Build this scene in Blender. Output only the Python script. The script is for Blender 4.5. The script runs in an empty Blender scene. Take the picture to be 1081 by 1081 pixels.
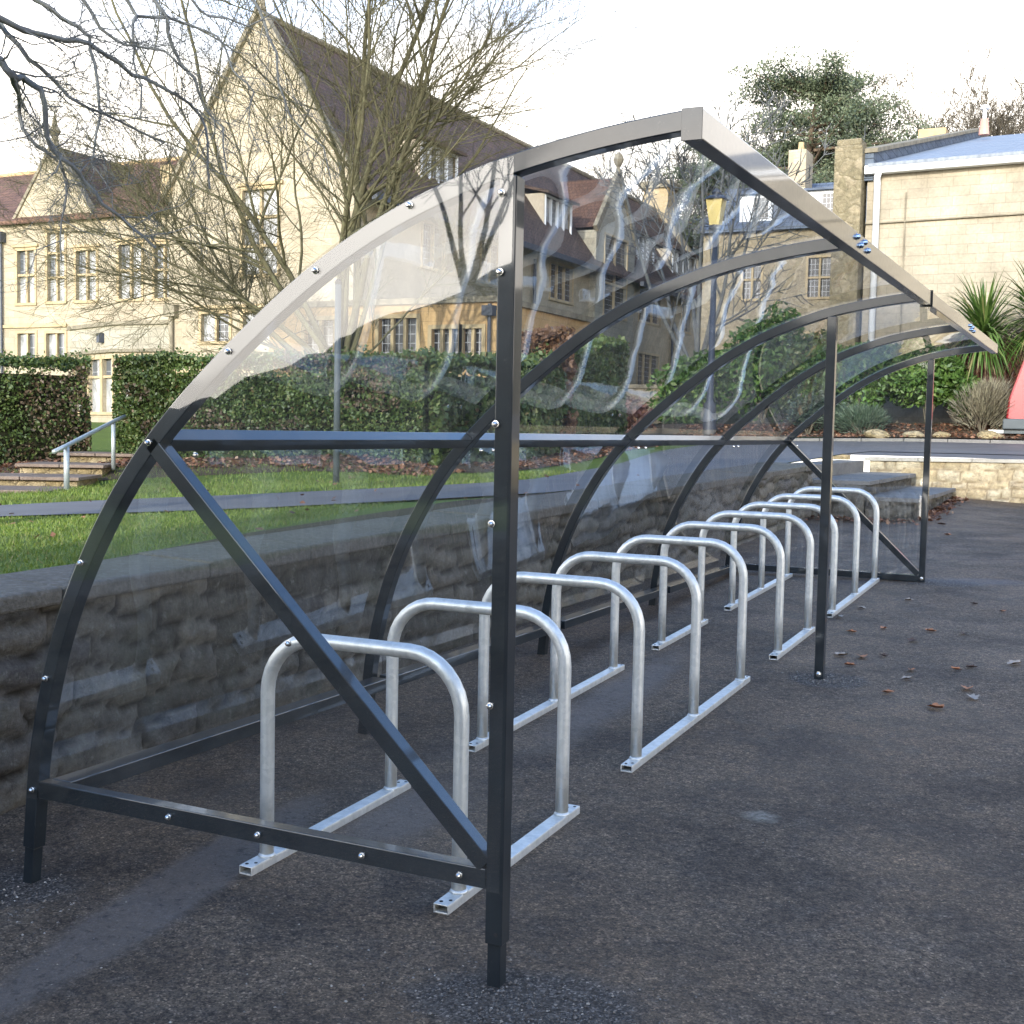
import bpy, bmesh, math, random, bisect
from mathutils import Vector, Matrix, noise
R = math.radians
random.seed(7)
sc = bpy.context.scene
COL = sc.collection

# ------------------------------------------------------------------ helpers
def ss(a, b, x):
    t = max(0.0, min(1.0, (x - a) / (b - a))); return t * t * (3 - 2 * t)
def fbm(x, y, z=0.0, s=1.0):
    return noise.noise(Vector((x * s, y * s, z * s)))

def tag(o, label=None, cat=None, group=None, kind=None):
    if label: o['label'] = label
    if cat: o['category'] = cat
    if group: o['group'] = group
    if kind: o['kind'] = kind
    return o
def thing(name, label, cat, loc=(0, 0, 0), group=None):
    o = bpy.data.objects.new(name, None); COL.objects.link(o)
    o.location = loc; o.empty_display_size = .2
    return tag(o, label, cat, group)
def wloc(o):
    v = Vector((0, 0, 0))
    while o is not None:
        v = v + o.location; o = o.parent
    return v

class MB:
    def __init__(s): s.v = []; s.f = []; s.sm = []
    def quad(s, a, b, c, d):
        n = len(s.v); s.v += [tuple(a), tuple(b), tuple(c), tuple(d)]; s.f.append((n, n+1, n+2, n+3)); return s
    def poly(s, pts):
        n = len(s.v); s.v += [tuple(p) for p in pts]; s.f.append(tuple(range(n, n + len(pts)))); return s
    def obox(s, c, ax, ay, az):
        c = Vector(c); ax = Vector(ax); ay = Vector(ay); az = Vector(az); n = len(s.v)
        for i in (-1, 1):
            for j in (-1, 1):
                for k in (-1, 1): s.v.append(tuple(c + ax*i + ay*j + az*k))
        q = [(0,1,3,2),(4,6,7,5),(0,4,5,1),(2,3,7,6),(0,2,6,4),(1,5,7,3)]
        flip = ax.cross(ay).dot(az) < 0
        for f in q:
            f = tuple(n + t for t in f); s.f.append(f[::-1] if flip else f)
        return s
    def box(s, x0, x1, y0, y1, z0, z1):
        return s.obox(((x0+x1)/2, (y0+y1)/2, (z0+z1)/2), ((x1-x0)/2, 0, 0), (0, (y1-y0)/2, 0), (0, 0, (z1-z0)/2))
    def bar(s, a, b, w, h, up=(0, 0, 1)):
        a = Vector(a); b = Vector(b); d = b - a; L = d.length; d /= L
        side = d.cross(Vector(up)); side.normalize(); u = side.cross(d)
        return s.obox((a + b) / 2, d * L / 2, side * w / 2, u * h / 2)
    def extrude(s, pts, d):
        """closed prism of a planar polygon pts swept by vector d"""
        d = Vector(d); n = len(s.v); m = len(pts); P = [Vector(p) for p in pts]
        s.v += [tuple(p) for p in P] + [tuple(p + d) for p in P]
        nrm = Vector((0, 0, 0))
        for i in range(m): nrm += P[i].cross(P[(i+1) % m])
        fl = nrm.dot(d) > 0
        a = tuple(n + i for i in range(m)); b = tuple(n + m + i for i in range(m))
        s.f.append(a[::-1] if fl else a); s.f.append(b if fl else b[::-1])
        for i in range(m):
            j = (i + 1) % m; q = (n+i, n+j, n+m+j, n+m+i)
            s.f.append(q if fl else q[::-1])
        return s
    def tube(s, pts, rad, k=6, cap=True):
        P = [Vector(p) for p in pts]; m = len(P)
        if not hasattr(rad, '__len__'): rad = [rad] * m
        base = len(s.v); prev = None
        for i in range(m):
            t = (P[min(i+1, m-1)] - P[max(i-1, 0)])
            if t.length < 1e-9: t = Vector((0, 0, 1))
            t.normalize()
            if prev is None:
                u = t.orthogonal().normalized()
            else:
                u = prev - t * prev.dot(t)
                if u.length < 1e-6: u = t.orthogonal()
                u.normalize()
            prev = u; w = t.cross(u)
            for j in range(k):
                a = 2 * math.pi * j / k
                s.v.append(tuple(P[i] + (u * math.cos(a) + w * math.sin(a)) * rad[i]))
        for i in range(m - 1):
            for j in range(k):
                j2 = (j + 1) % k
                s.f.append((base+i*k+j, base+i*k+j2, base+(i+1)*k+j2, base+(i+1)*k+j))
        if cap:
            s.f.append(tuple(base + j for j in range(k))[::-1])
            s.f.append(tuple(base + (m-1)*k + j for j in range(k)))
        return s
    def disc(s, c, nrm, r, h, k=10):
        n = Vector(nrm).normalized(); c = Vector(c)
        return s.tube([c, c + n * h * .6, c + n * h], [r, r * .95, r * .45], k)
    def build(s, name, mat, parent=None, smooth=False, bevel=0.0, label=None):
        me = bpy.data.meshes.new(name)
        off = wloc(parent) if parent is not None else Vector((0, 0, 0))
        me.from_pydata([(v[0]-off.x, v[1]-off.y, v[2]-off.z) for v in s.v], [], s.f)
        me.materials.append(mat)
        if smooth:
            me.polygons.foreach_set('use_smooth', [True] * len(me.polygons))
        me.update()
        o = bpy.data.objects.new(name, me); COL.objects.link(o)
        if parent is not None: o.parent = parent
        if bevel:
            md = o.modifiers.new('Bevel', 'BEVEL'); md.width = bevel; md.segments = 2; md.limit_method = 'ANGLE'; md.angle_limit = R(40)
        if label: o['label'] = label
        return o

# ------------------------------------------------------------------ materials
def newmat(name):
    m = bpy.data.materials.new(name); m.use_nodes = True
    nt = m.node_tree; nt.nodes.clear()
    out = nt.nodes.new('ShaderNodeOutputMaterial')
    return m, nt, out
class NT:
    def __init__(s, nt): s.nt = nt
    def n(s, t, **kw):
        nd = s.nt.nodes.new(t)
        for k, v in kw.items():
            if k.startswith('i_'):
                key = k[2:].replace('_', ' ')
                nd.inputs[key].default_value = v
            else: setattr(nd, k, v)
        return nd
    def l(s, a, b): s.nt.links.new(a, b)
    def pos(s): return s.n('ShaderNodeNewGeometry').outputs['Position']
    def noise(s, scale, detail=4, rough=.55, vec=None, dist=0.0):
        nd = s.n('ShaderNodeTexNoise'); nd.inputs['Scale'].default_value = scale
        nd.inputs['Detail'].default_value = detail; nd.inputs['Roughness'].default_value = rough
        nd.inputs['Distortion'].default_value = dist
        s.l(vec if vec is not None else s.pos(), nd.inputs['Vector']); return nd.outputs['Fac']
    def ramp(s, fac, stops, interp='LINEAR'):
        nd = s.n('ShaderNodeValToRGB'); cr = nd.color_ramp; cr.interpolation = interp
        while len(cr.elements) < len(stops): cr.elements.new(.5)
        for e, (p, c) in zip(cr.elements, stops):
            e.position = p; e.color = (c[0], c[1], c[2], 1) if hasattr(c, '__len__') else (c, c, c, 1)
        s.l(fac, nd.inputs['Fac']); return nd.outputs['Color']
    def mix(s, fac, a, b, mode='MIX'):
        nd = s.n('ShaderNodeMix'); nd.data_type = 'RGBA'; nd.blend_type = mode
        for key, v in ((0, fac), (6, a), (7, b)):
            if hasattr(v, 'is_linked') or isinstance(v, bpy.types.NodeSocket): s.l(v, nd.inputs[key])
            elif hasattr(v, '__len__'): nd.inputs[key].default_value = (v[0], v[1], v[2], 1)
            else: nd.inputs[key].default_value = v
        return nd.outputs[2]
    def math(s, op, a, b=0.0, c=0.0):
        nd = s.n('ShaderNodeMath'); nd.operation = op
        for i, v in enumerate((a, b, c)):
            if isinstance(v, bpy.types.NodeSocket): s.l(v, nd.inputs[i])
            else: nd.inputs[i].default_value = v
        return nd.outputs[0]
    def bump(s, h, strength=.5, dist=.01, normal=None):
        nd = s.n('ShaderNodeBump'); nd.inputs['Strength'].default_value = strength; nd.inputs['Distance'].default_value = dist
        s.l(h, nd.inputs['Height'])
        if normal is not None: s.l(normal, nd.inputs['Normal'])
        return nd.outputs['Normal']
    def pbr(s, out, col, rough=.8, metal=0.0, normal=None, spec=.5, coat=0.0, coatr=.1):
        b = s.n('ShaderNodeBsdfPrincipled')
        for key, v in (('Base Color', col), ('Roughness', rough), ('Metallic', metal), ('Specular IOR Level', spec), ('Coat Weight', coat), ('Coat Roughness', coatr)):
            if isinstance(v, bpy.types.NodeSocket): s.l(v, b.inputs[key])
            elif hasattr(v, '__len__'): b.inputs[key].default_value = (v[0], v[1], v[2], 1)
            else: b.inputs[key].default_value = v
        if normal is not None: s.l(normal, b.inputs['Normal'])
        s.l(b.outputs[0], out.inputs['Surface']); return b
    def xyz(s, vec):
        nd = s.n('ShaderNodeSeparateXYZ'); s.l(vec, nd.inputs[0]); return nd.outputs
    def comb(s, x, y, z=0.0):
        nd = s.n('ShaderNodeCombineXYZ')
        for i, v in enumerate((x, y, z)):
            if isinstance(v, bpy.types.NodeSocket): s.l(v, nd.inputs[i])
            else: nd.inputs[i].default_value = v
        return nd.outputs[0]

def m_plain(name, col, rough=.7, metal=0.0, spec=.5, coat=0.0, var=.15, vs=3.0, bs=60, bstr=.15, bd=.003):
    m, nt, out = newmat(name); t = NT(nt)
    f = t.noise(vs, 5)
    c = t.mix(1.0, col, t.ramp(f, [(.3, 1-var), (.7, 1+var*.6)]), 'MULTIPLY')
    nb = t.bump(t.noise(bs, 3), bstr, bd)
    t.pbr(out, c, rough, metal, nb, spec, coat); return m

def m_paint():
    m, nt, out = newmat('dark_grey_powder_coat'); t = NT(nt)
    f = t.noise(6, 5); f2 = t.noise(45, 3)
    c = t.mix(t.ramp(f, [(.35, 0), (.75, 1)]), (.010, .014, .018), (.020, .027, .031))
    c = t.mix(t.ramp(t.noise(38, 8, .8), [(.60, 0), (.70, .55)]), c, (.085, .085, .078))
    r = t.math('MULTIPLY_ADD', f2, .10, .26)
    pb = t.pbr(out, c, r, .0, None, .3, .85, .05); pb.inputs['IOR'].default_value = 1.45; pb.inputs['Coat IOR'].default_value = 1.55; return m
def m_galv():
    m, nt, out = newmat('galvanised_steel'); t = NT(nt)
    v = t.n('ShaderNodeTexVoronoi'); v.inputs['Scale'].default_value = 55; t.l(t.pos(), v.inputs['Vector'])
    sp = t.xyz(v.outputs['Color'])[0]
    p = t.xyz(t.pos())
    st = t.noise(7, 5, .6, t.comb(t.math('MULTIPLY', p[0], 3), t.math('MULTIPLY', p[1], 3), t.math('MULTIPLY', p[2], .8)))
    c = t.mix(sp, (.62, .64, .62), (.74, .75, .72))
    c = t.mix(t.ramp(st, [(.45, 0), (.7, .5)]), c, (.46, .48, .45))
    r = t.math('MULTIPLY_ADD', st, .3, .26)
    nb = t.bump(t.noise(120, 4), .12, .002)
    t.pbr(out, c, r, .5, nb, .8); return m
def m_sheet():
    m, nt, out = newmat('clear_polycarbonate'); t = NT(nt)
    g = t.n('ShaderNodeNewGeometry')
    p = t.xyz(g.outputs['Position'])
    wv = t.comb(t.math('MULTIPLY', p[0], .55), t.math('MULTIPLY', p[1], 1.0), t.math('MULTIPLY', p[2], .55))
    w1 = t.noise(1.6, 1, .4, wv); w2 = t.noise(6.5, 2, .4, wv)
    h = t.math('ADD', w1, t.math('MULTIPLY', w2, .05))
    nb = t.bump(h, .15, .014)
    dt = t.n('ShaderNodeVectorMath'); dt.operation = 'DOT_PRODUCT'
    t.l(g.outputs['Incoming'], dt.inputs[0]); t.l(g.outputs['Normal'], dt.inputs[1])
    ca = t.math('ABSOLUTE', dt.outputs['Value'])
    om = t.math('SUBTRACT', 1.0, ca)
    fr = t.math('MULTIPLY_ADD', t.math('POWER', om, 4.0), .85, .078)
    tr = t.n('ShaderNodeBsdfTransparent'); tr.inputs[0].default_value = (.945, .965, .975, 1)
    gl = t.n('ShaderNodeBsdfGlossy'); gl.inputs['Roughness'].default_value = .015; gl.inputs['Color'].default_value = (1, 1, 1, 1)
    t.l(nb, gl.inputs['Normal'])
    mx = t.n('ShaderNodeMixShader'); t.l(fr, mx.inputs[0]); t.l(tr.outputs[0], mx.inputs[1]); t.l(gl.outputs[0], mx.inputs[2])
    df = t.n('ShaderNodeBsdfDiffuse'); df.inputs[0].default_value = (.55, .58, .6, 1)
    dust = t.ramp(t.noise(3.5, 8, .7, None, 1.2), [(.42, .002), (.75, .028)])
    mx2 = t.n('ShaderNodeMixShader'); t.l(dust, mx2.inputs[0]); t.l(mx.outputs[0], mx2.inputs[1]); t.l(df.outputs[0], mx2.inputs[2])
    t.l(mx2.outputs[0], out.inputs['Surface']); return m

def m_asphalt():
    m, nt, out = newmat('yard_asphalt'); t = NT(nt)
    P = t.pos(); px = t.xyz(P)
    f1 = t.noise(.55, 5, .6); f2 = t.noise(3.2, 6, .65); f3 = t.noise(75, 4, .7); wob = t.noise(5, 5, .7)
    v = t.n('ShaderNodeTexVoronoi'); v.inputs['Scale'].default_value = 170; t.l(P, v.inputs['Vector'])
    vr = t.xyz(v.outputs['Color'])
    base = t.mix(t.ramp(f1, [(.35, 0), (.65, 1)]), (.215, .147, .090), (.225, .172, .120))
    base = t.mix(t.ramp(f2, [(.42, 0), (.72, .7)]), base, (.14, .092, .058))
    base = t.mix(t.ramp(t.noise(1.7, 8, .75), [(.46, 0), (.60, .9)]), base, (.086, .064, .046))
    base = t.mix(t.ramp(t.noise(9, 7, .75), [(.50, 0), (.68, .6)]), base, (.15, .125, .104))
    sp = t.ramp(vr[0], [(0, .35), (.45, .85), (.8, 1.2), (.95, 1.7), (1, 2.6)])
    def ell(cx, cy, rx, ry, rot, amp=.7, soft=.25):
        dx = t.math('SUBTRACT', px[0], cx); dy = t.math('SUBTRACT', px[1], cy); c, s_ = math.cos(rot), math.sin(rot)
        a = t.math('DIVIDE', t.math('ADD', t.math('MULTIPLY', dx, c), t.math('MULTIPLY', dy, s_)), rx)
        b = t.math('DIVIDE', t.math('SUBTRACT', t.math('MULTIPLY', dy, c), t.math('MULTIPLY', dx, s_)), ry)
        d = t.math('SQRT', t.math('ADD', t.math('MULTIPLY', a, a), t.math('MULTIPLY', b, b)))
        d = t.math('ADD', d, t.math('MULTIPLY', t.math('SUBTRACT', wob, .5), amp))
        return t.ramp(d, [(1 - soft, 1), (1.0, 0)])
    gr = None
    for e in ((1.80, -.06, .33, .20, .3), (-.17, -.16, .42, .20, .5), (1.74, 3.98, .24, .2, .1), (1.86, 8.0, .36, .22, .1)):
        q = ell(*e); gr = q if gr is None else t.math('MAXIMUM', gr, q)
    strip = t.math('MAXIMUM', ell(.45, .2, .17, 1.15, .13, .5, .3), t.math('MAXIMUM', ell(.80, 3.2, .2, 1.5, .05, .6, .5), ell(.75, 1.1, .25, .5, .1, .6, .5)))
    smear = t.math('MULTIPLY', ell(1.985, 1.62, .085, .07, 0, 1.6, .6), t.ramp(t.noise(45, 5, .7), [(.38, .2), (.55, 1)]))
    blue_grey = ell(2.1, 8.2, .5, .25, .2, .9, .5)  # ellipse tinted blue-grey in the asphalt colour
    c = t.mix(t.math('MULTIPLY', strip, .8), base, t.mix(t.ramp(t.noise(26, 5, .7), [(.56, 0), (.64, 1)]), (.145, .118, .098), (.05, .043, .038)))
    c = t.mix(gr, c, (.128, .112, .098))
    c = t.mix(1.0, c, t.mix(t.math('MULTIPLY', strip, .75), sp, (1, 1, 1)), 'MULTIPLY')
    pit = t.noise(38, 7, .8)
    c = t.mix(1.0, c, t.mix(t.math('MULTIPLY', strip, .7), t.ramp(pit, [(.36, .22), (.47, .85), (.55, 1.1), (.66, 1.75)]), (1, 1, 1)), 'MULTIPLY')  # shade in the pits between lumps is put into the colour
    c = t.mix(gr, c, t.mix(1.0, c, t.ramp(vr[1], [(0, .35), (.6, 1.0), (.85, 1.8), (1, 2.6)]), 'MULTIPLY'))
    c = t.mix(t.math('MULTIPLY', smear, .85), c, (.42, .40, .34))
    c = t.mix(t.math('MULTIPLY', blue_grey, .35), c, (.22, .23, .26))
    v2 = t.n('ShaderNodeTexVoronoi'); v2.inputs['Scale'].default_value = 14; t.l(P, v2.inputs['Vector'])
    fl = t.ramp(v2.outputs['Distance'], [(.03, 1), (.055, 0)]); pick = t.ramp(t.xyz(v2.outputs['Color'])[0], [(.80, 0), (.82, 1)])
    c = t.mix(t.math('MULTIPLY', fl, pick), c, (.36, .33, .28))
    h = t.math('ADD', t.math('MULTIPLY', v.outputs['Distance'], .9), t.math('MULTIPLY', f3, 1.5))
    h = t.math('ADD', h, t.math('MULTIPLY', pit, 3.2))
    hk = t.math('MULTIPLY_ADD', strip, -.7, 1.0)
    h = t.math('MULTIPLY', h, t.math('MULTIPLY_ADD', gr, .8, hk))
    nb = t.bump(h, .9, .013, t.bump(t.noise(16, 6, .7), .7, .022))
    r = t.ramp(t.noise(1.1, 4), [(.35, .50), (.7, .78)])
    t.pbr(out, c, r, 0, nb, .4); return m
def m_road():
    m, nt, out = newmat('road_asphalt'); t = NT(nt)
    c = t.mix(t.ramp(t.noise(1.5, 6), [(.3, 0), (.7, 1)]), (.095, .087, .083), (.135, .127, .122))
    t.pbr(out, c, .65, 0, t.bump(t.noise(90, 3), .5, .004)); return m
def m_ashlar(name, c1, c2, mort, bw=.55, bh=.26, swirl=None, msize=.006, var=.25, bumpy=.5):
    m, nt, out = newmat(name); t = NT(nt)
    p = t.xyz(t.pos()); u = t.math('ADD', p[0], p[1])
    vec = t.comb(u, p[2])
    if swirl:
        nz = t.n('ShaderNodeTexNoise'); nz.inputs['Scale'].default_value = 2.2; nz.inputs['Detail'].default_value = 3; t.l(t.pos(), nz.inputs['Vector'])
        va = t.n('ShaderNodeVectorMath'); va.operation = 'MULTIPLY_ADD'; t.l(nz.outputs['Color'], va.inputs[0])
        va.inputs[1].default_value = (swirl, swirl, 0); t.l(vec, va.inputs[2]); vec = va.outputs[0]
    b = t.n('ShaderNodeTexBrick'); b.inputs['Scale'].default_value = 1; b.inputs['Brick Width'].default_value = bw; b.inputs['Row Height'].default_value = bh
    b.inputs['Mortar Size'].default_value = msize; b.inputs['Mortar Smooth'].default_value = .3; b.offset = .43; b.squash = .8; b.squash_frequency = 3
    b.inputs['Color1'].default_value = (*c1, 1); b.inputs['Color2'].default_value = (*c2, 1); b.inputs['Mortar'].default_value = (*mort, 1)
    t.l(vec, b.inputs['Vector'])
    c = t.mix(1.0, b.outputs['Color'], t.ramp(t.noise(.7, 7, .65), [(.3, 1 - var), (.7, 1 + var * .4)]), 'MULTIPLY')
    c = t.mix(1.0, c, t.ramp(t.noise(14, 4), [(.3, .88), (.7, 1.1)]), 'MULTIPLY')
    h = t.math('SUBTRACT', t.math('MULTIPLY', t.noise(24, 5), .4), b.outputs['Fac'])
    t.pbr(out, c, .9, 0, t.bump(h, bumpy, .015), .2); return m
def m_rubble(name, cols, mort, sc_=3.2, yscale=1.9, disp=.05, edge=.8, lime=None, moss=None):
    m, nt, out = newmat(name); t = NT(nt)
    p = t.xyz(t.pos()); u = t.math('ADD', p[0], p[1])
    nz = t.n('ShaderNodeTexNoise'); nz.inputs['Scale'].default_value = 5; nz.inputs['Detail'].default_value = 3; t.l(t.pos(), nz.inputs['Vector'])
    vec0 = t.comb(u, t.math('MULTIPLY', p[2], yscale))
    va = t.n('ShaderNodeVectorMath'); va.operation = 'MULTIPLY_ADD'; t.l(nz.outputs['Color'], va.inputs[0])
    va.inputs[1].default_value = (.22, .24, 0); t.l(vec0, va.inputs[2])
    v = t.n('ShaderNodeTexVoronoi'); v.feature = 'F1'; v.inputs['Scale'].default_value = sc_; t.l(va.outputs[0], v.inputs['Vector'])
    e = t.n('ShaderNodeTexVoronoi'); e.feature = 'DISTANCE_TO_EDGE'; e.inputs['Scale'].default_value = sc_; t.l(va.outputs[0], e.inputs['Vector'])
    cc = t.ramp(t.xyz(v.outputs['Color'])[0], [(i / (len(cols) - 1), c) for i, c in enumerate(cols)])
    c = t.mix(1.0, cc, t.ramp(t.noise(7, 9, .78), [(.3, .45), (.7, 1.45)]), 'MULTIPLY')
    if lime: c = t.mix(t.ramp(t.noise(22, 6, .7), [(.60, 0), (.72, .6)]), c, lime)
    if moss: c = t.mix(t.ramp(t.noise(2.1, 6, .7), [(.55, 0), (.72, .6)]), c, moss)
    ed = t.ramp(e.outputs['Distance'], [(.01, 1), (.07, 0)])
    c = t.mix(t.math('MULTIPLY', ed, edge), c, mort)
    h = t.math('ADD', t.math('MULTIPLY', t.ramp(e.outputs['Distance'], [(0, 0), (.14, 1)]), .7), t.math('MULTIPLY', t.noise(13, 8, .75), 1.5))
    t.pbr(out, c, .92, 0, t.bump(h, .9, disp), .2); return m
def m_tiles(name, c1, c2, axis, rowh=.17, bw=.2, lich=None):
    m, nt, out = newmat(name); t = NT(nt); p = t.xyz(t.pos())
    vec = t.comb(p[axis], p[2])
    b = t.n('ShaderNodeTexBrick'); b.inputs['Scale'].default_value = 1; b.inputs['Brick Width'].default_value = bw; b.inputs['Row Height'].default_value = rowh
    b.inputs['Mortar Size'].default_value = .012; b.inputs['Color1'].default_value = (*c1, 1); b.inputs['Color2'].default_value = (*c2, 1)
    b.inputs['Mortar'].default_value = (c1[0]*.35, c1[1]*.35, c1[2]*.35, 1); t.l(vec, b.inputs['Vector'])
    c = t.mix(1.0, b.outputs['Color'], t.ramp(t.noise(1.3, 7, .7), [(.3, .65), (.7, 1.35)]), 'MULTIPLY')
    if lich: c = t.mix(t.ramp(t.noise(5, 7, .75), [(.58, 0), (.7, .55)]), c, lich)
    t.pbr(out, c, .75, 0, t.bump(t.math('SUBTRACT', t.noise(20, 3), b.outputs['Fac']), .6, .03), .3); return m
def m_leaf(name, stops, rough=.5, trans=.25):
    m, nt, out = newmat(name); t = NT(nt)
    g = t.n('ShaderNodeNewGeometry')
    c = t.ramp(g.outputs['Random Per Island'], stops)
    c = t.mix(1.0, c, t.ramp(t.noise(1.1, 3), [(.35, .72), (.65, 1.25)]), 'MULTIPLY')
    b = t.n('ShaderNodeBsdfPrincipled'); t.l(c, b.inputs['Base Color']); b.inputs['Roughness'].default_value = rough
    tl = t.n('ShaderNodeBsdfTranslucent'); t.l(c, tl.inputs[0])
    mx = t.n('ShaderNodeMixShader'); mx.inputs[0].default_value = trans; t.l(b.outputs[0], mx.inputs[1]); t.l(tl.outputs[0], mx.inputs[2])
    t.l(mx.outputs[0], out.inputs['Surface']); return m
def m_bark(name, c1, c2, c3):
    m, nt, out = newmat(name); t = NT(nt)
    c = t.mix(t.ramp(t.noise(3, 6, .7), [(.35, 0), (.65, 1)]), c1, c2)
    c = t.mix(t.ramp(t.noise(11, 5, .7), [(.5, 0), (.7, .8)]), c, c3)
    t.pbr(out, c, .9, 0, t.bump(t.noise(30, 5), .6, .015), .2); return m
def m_pane(name, dark, light, pick=.5, bw=.17, bh=.24, lead=True):
    m, nt, out = newmat(name); t = NT(nt)
    g = t.n('ShaderNodeNewGeometry')
    c = t.ramp(g.outputs['Random Per Island'], [(max(0, pick - .02), dark), (pick + .02, light)])
    c = t.mix(t.ramp(t.noise(1.7, 3), [(.4, 0), (.6, .6)]), c, dark)
    r = .08
    if lead:
        p = t.xyz(t.pos()); b = t.n('ShaderNodeTexBrick'); b.offset = 0; b.inputs['Scale'].default_value = 1
        b.inputs['Brick Width'].default_value = bw; b.inputs['Row Height'].default_value = bh; b.inputs['Mortar Size'].default_value = .012
        t.l(t.comb(t.math('ADD', p[0], p[1]), p[2]), b.inputs['Vector'])
        c = t.mix(b.outputs['Fac'], c, (.30, .31, .32))
    t.pbr(out, c, r, 0, t.bump(t.noise(2.5, 2), .25, .02), .9); return m
def m_ground_mix(name, a, b_, c_, s1=1.2, s2=25, disp=.02):
    m, nt, out = newmat(name); t = NT(nt)
    c = t.mix(t.ramp(t.noise(s1, 6, .65), [(.35, 0), (.65, 1)]), a, b_)
    c = t.mix(t.ramp(t.noise(s2, 5, .7), [(.45, 0), (.7, .8)]), c, c_)
    t.pbr(out, c, .95, 0, t.bump(t.noise(s2 * 1.5, 5, .7), .8, disp), .15); return m

STONE = (.425, .366, .265); STONE2 = (.37, .315, .222); MORT = (.33, .275, .18)
M = {}
M['paint'] = m_paint(); M['galv'] = m_galv(); M['sheet'] = m_sheet()
M['bolt'] = m_plain('zinc_bolt', (.75, .74, .70), .25, 1.0, bstr=.05)
M['bluebolt'] = m_plain('blue_zinc_bolt', (.30, .42, .60), .25, 1.0, bstr=.05)
M['asphalt'] = m_asphalt()
M['road'] = m_road()
M['ashlar'] = m_ashlar('bath_stone_ashlar', STONE, STONE2, MORT)
M['ashlar_grey'] = m_ashlar('weathered_ashlar', (.40, .37, .29), (.33, .30, .23), (.20, .18, .14), .6, .28)
M['dressed'] = m_plain('dressed_stone', (.44, .345, .205), .9, var=.22, vs=2, bs=20, bstr=.3, spec=.2)
M['trim_grey'] = m_plain('weathered_stone_trim', (.25, .22, .16), .95, var=.4, vs=3, bs=20, bstr=.5, spec=.2)
M['hall'] = m_ashlar('hall_stone', (.41, .36, .27), (.375, .328, .243), (.32, .28, .205), .62, .24, msize=.008, var=.38)
M['buttress'] = m_rubble('lichened_stone', [(.26, .22, .14), (.21, .18, .11), (.31, .26, .17)], (.17, .145, .09), 3.0, 1.3, .03, .35, lime=(.5, .48, .40))
M['rubble'] = m_rubble('dark_rubble_stone', [(.15, .135, .11), (.21, .19, .155), (.12, .11, .093), (.24, .22, .18)], (.10, .09, .075), 3.3, 2.1, .06, .55, lime=(.26, .25, .22), moss=(.065, .075, .045))
M['rubble_yellow'] = m_rubble('yellow_rubble_stone', [(.42, .33, .18), (.32, .25, .13), (.48, .39, .24), (.36, .29, .17)], (.24, .19, .115), 4.4, 1.6, .05, .6, lime=(.5, .45, .34))
M['house_stone'] = m_rubble('house_rubble_stone', [(.36, .30, .20), (.30, .25, .17), (.40, .34, .24)], (.27, .225, .155), 2.6, 2.0, .02, .35)
M['coping'] = m_ground_mix('mossy_coping_stone', (.165, .148, .122), (.115, .105, .085), (.23, .21, .18), 2.5, 30, .02)
M['slab'] = m_ground_mix('paving_slab', (.20, .19, .175), (.145, .14, .13), (.26, .245, .22), 2.0, 22, .008)
M['paleslab'] = m_ground_mix('pale_coping_slab', (.36, .34, .29), (.28, .26, .22), (.42, .40, .35), 2.0, 22, .008)
M['stepslab'] = m_ground_mix('brown_step_slab', (.22, .165, .13), (.16, .12, .09), (.28, .23, .18), 2.5, 22, .01)
M['tile_x'] = m_tiles('clay_tiles_side', (.100, .062, .044), (.070, .047, .036), 1, lich=(.13, .12, .07))
M['tile_y'] = m_tiles('clay_tiles_front', (.155, .085, .055), (.110, .062, .044), 0, lich=(.20, .13, .08))
M['slate_y'] = m_tiles('slate_front', (.13, .16, .20), (.10, .12, .16), 0, .25, .3)
M['slate_x'] = m_tiles('slate_side', (.12, .15, .19), (.09, .11, .15), 1, .25, .3)
M['lead'] = m_plain('dark_gutter', (.045, .055, .075), .5)
M['white'] = m_plain('white_painted_metal', (.72, .74, .76), .4, var=.06)
M['metalroof'] = None
M['pane'] = m_pane('leaded_glass', (.03, .035, .04), (.40, .40, .38), .55)
M['pane_pale'] = m_pane('pale_grey_glass', (.09, .10, .11), (.42, .42, .40), .42, .3, .5)  # pale grey panes picked at random among darker ones
M['pane_dark'] = m_pane('dark_glass', (.012, .015, .02), (.06, .065, .07), .6)
M['cheek'] = m_plain('dormer_render', (.42, .36, .27), .9)
M['grass'] = m_ground_mix('lawn_turf', (.11, .165, .028), (.085, .125, .025), (.14, .18, .04), .8, 40, .02)
M['soil'] = m_ground_mix('leaf_strewn_soil', (.085, .065, .045), (.055, .045, .033), (.13, .09, .055), 1.4, 22, .04)
M['hill'] = m_ground_mix('wooded_hillside', (.06, .06, .035), (.09, .07, .045), (.05, .055, .03), .15, 2, .2)
M['blade'] = m_leaf('grass_blades', [(0, (.10, .155, .020)), (.5, (.15, .215, .030)), (.9, (.19, .24, .045)), (1, (.26, .23, .09))], .55, .3)
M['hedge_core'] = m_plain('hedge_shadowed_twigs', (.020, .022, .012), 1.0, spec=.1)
M['hedge'] = m_leaf('hedge_leaves', [(0, (.040, .070, .018)), (.45, (.068, .11, .026)), (.85, (.11, .155, .038)), (.97, (.16, .17, .06)), (1, (.17, .10, .05))])
M['hedge_brown'] = m_leaf('brown_hedge_leaves', [(0, (.07, .055, .03)), (.5, (.13, .09, .055)), (.8, (.16, .105, .065)), (1, (.07, .10, .03))])
M['beech'] = m_leaf('beech_leaves', [(0, (.12, .065, .035)), (.5, (.20, .11, .06)), (1, (.27, .16, .09))])
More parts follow.
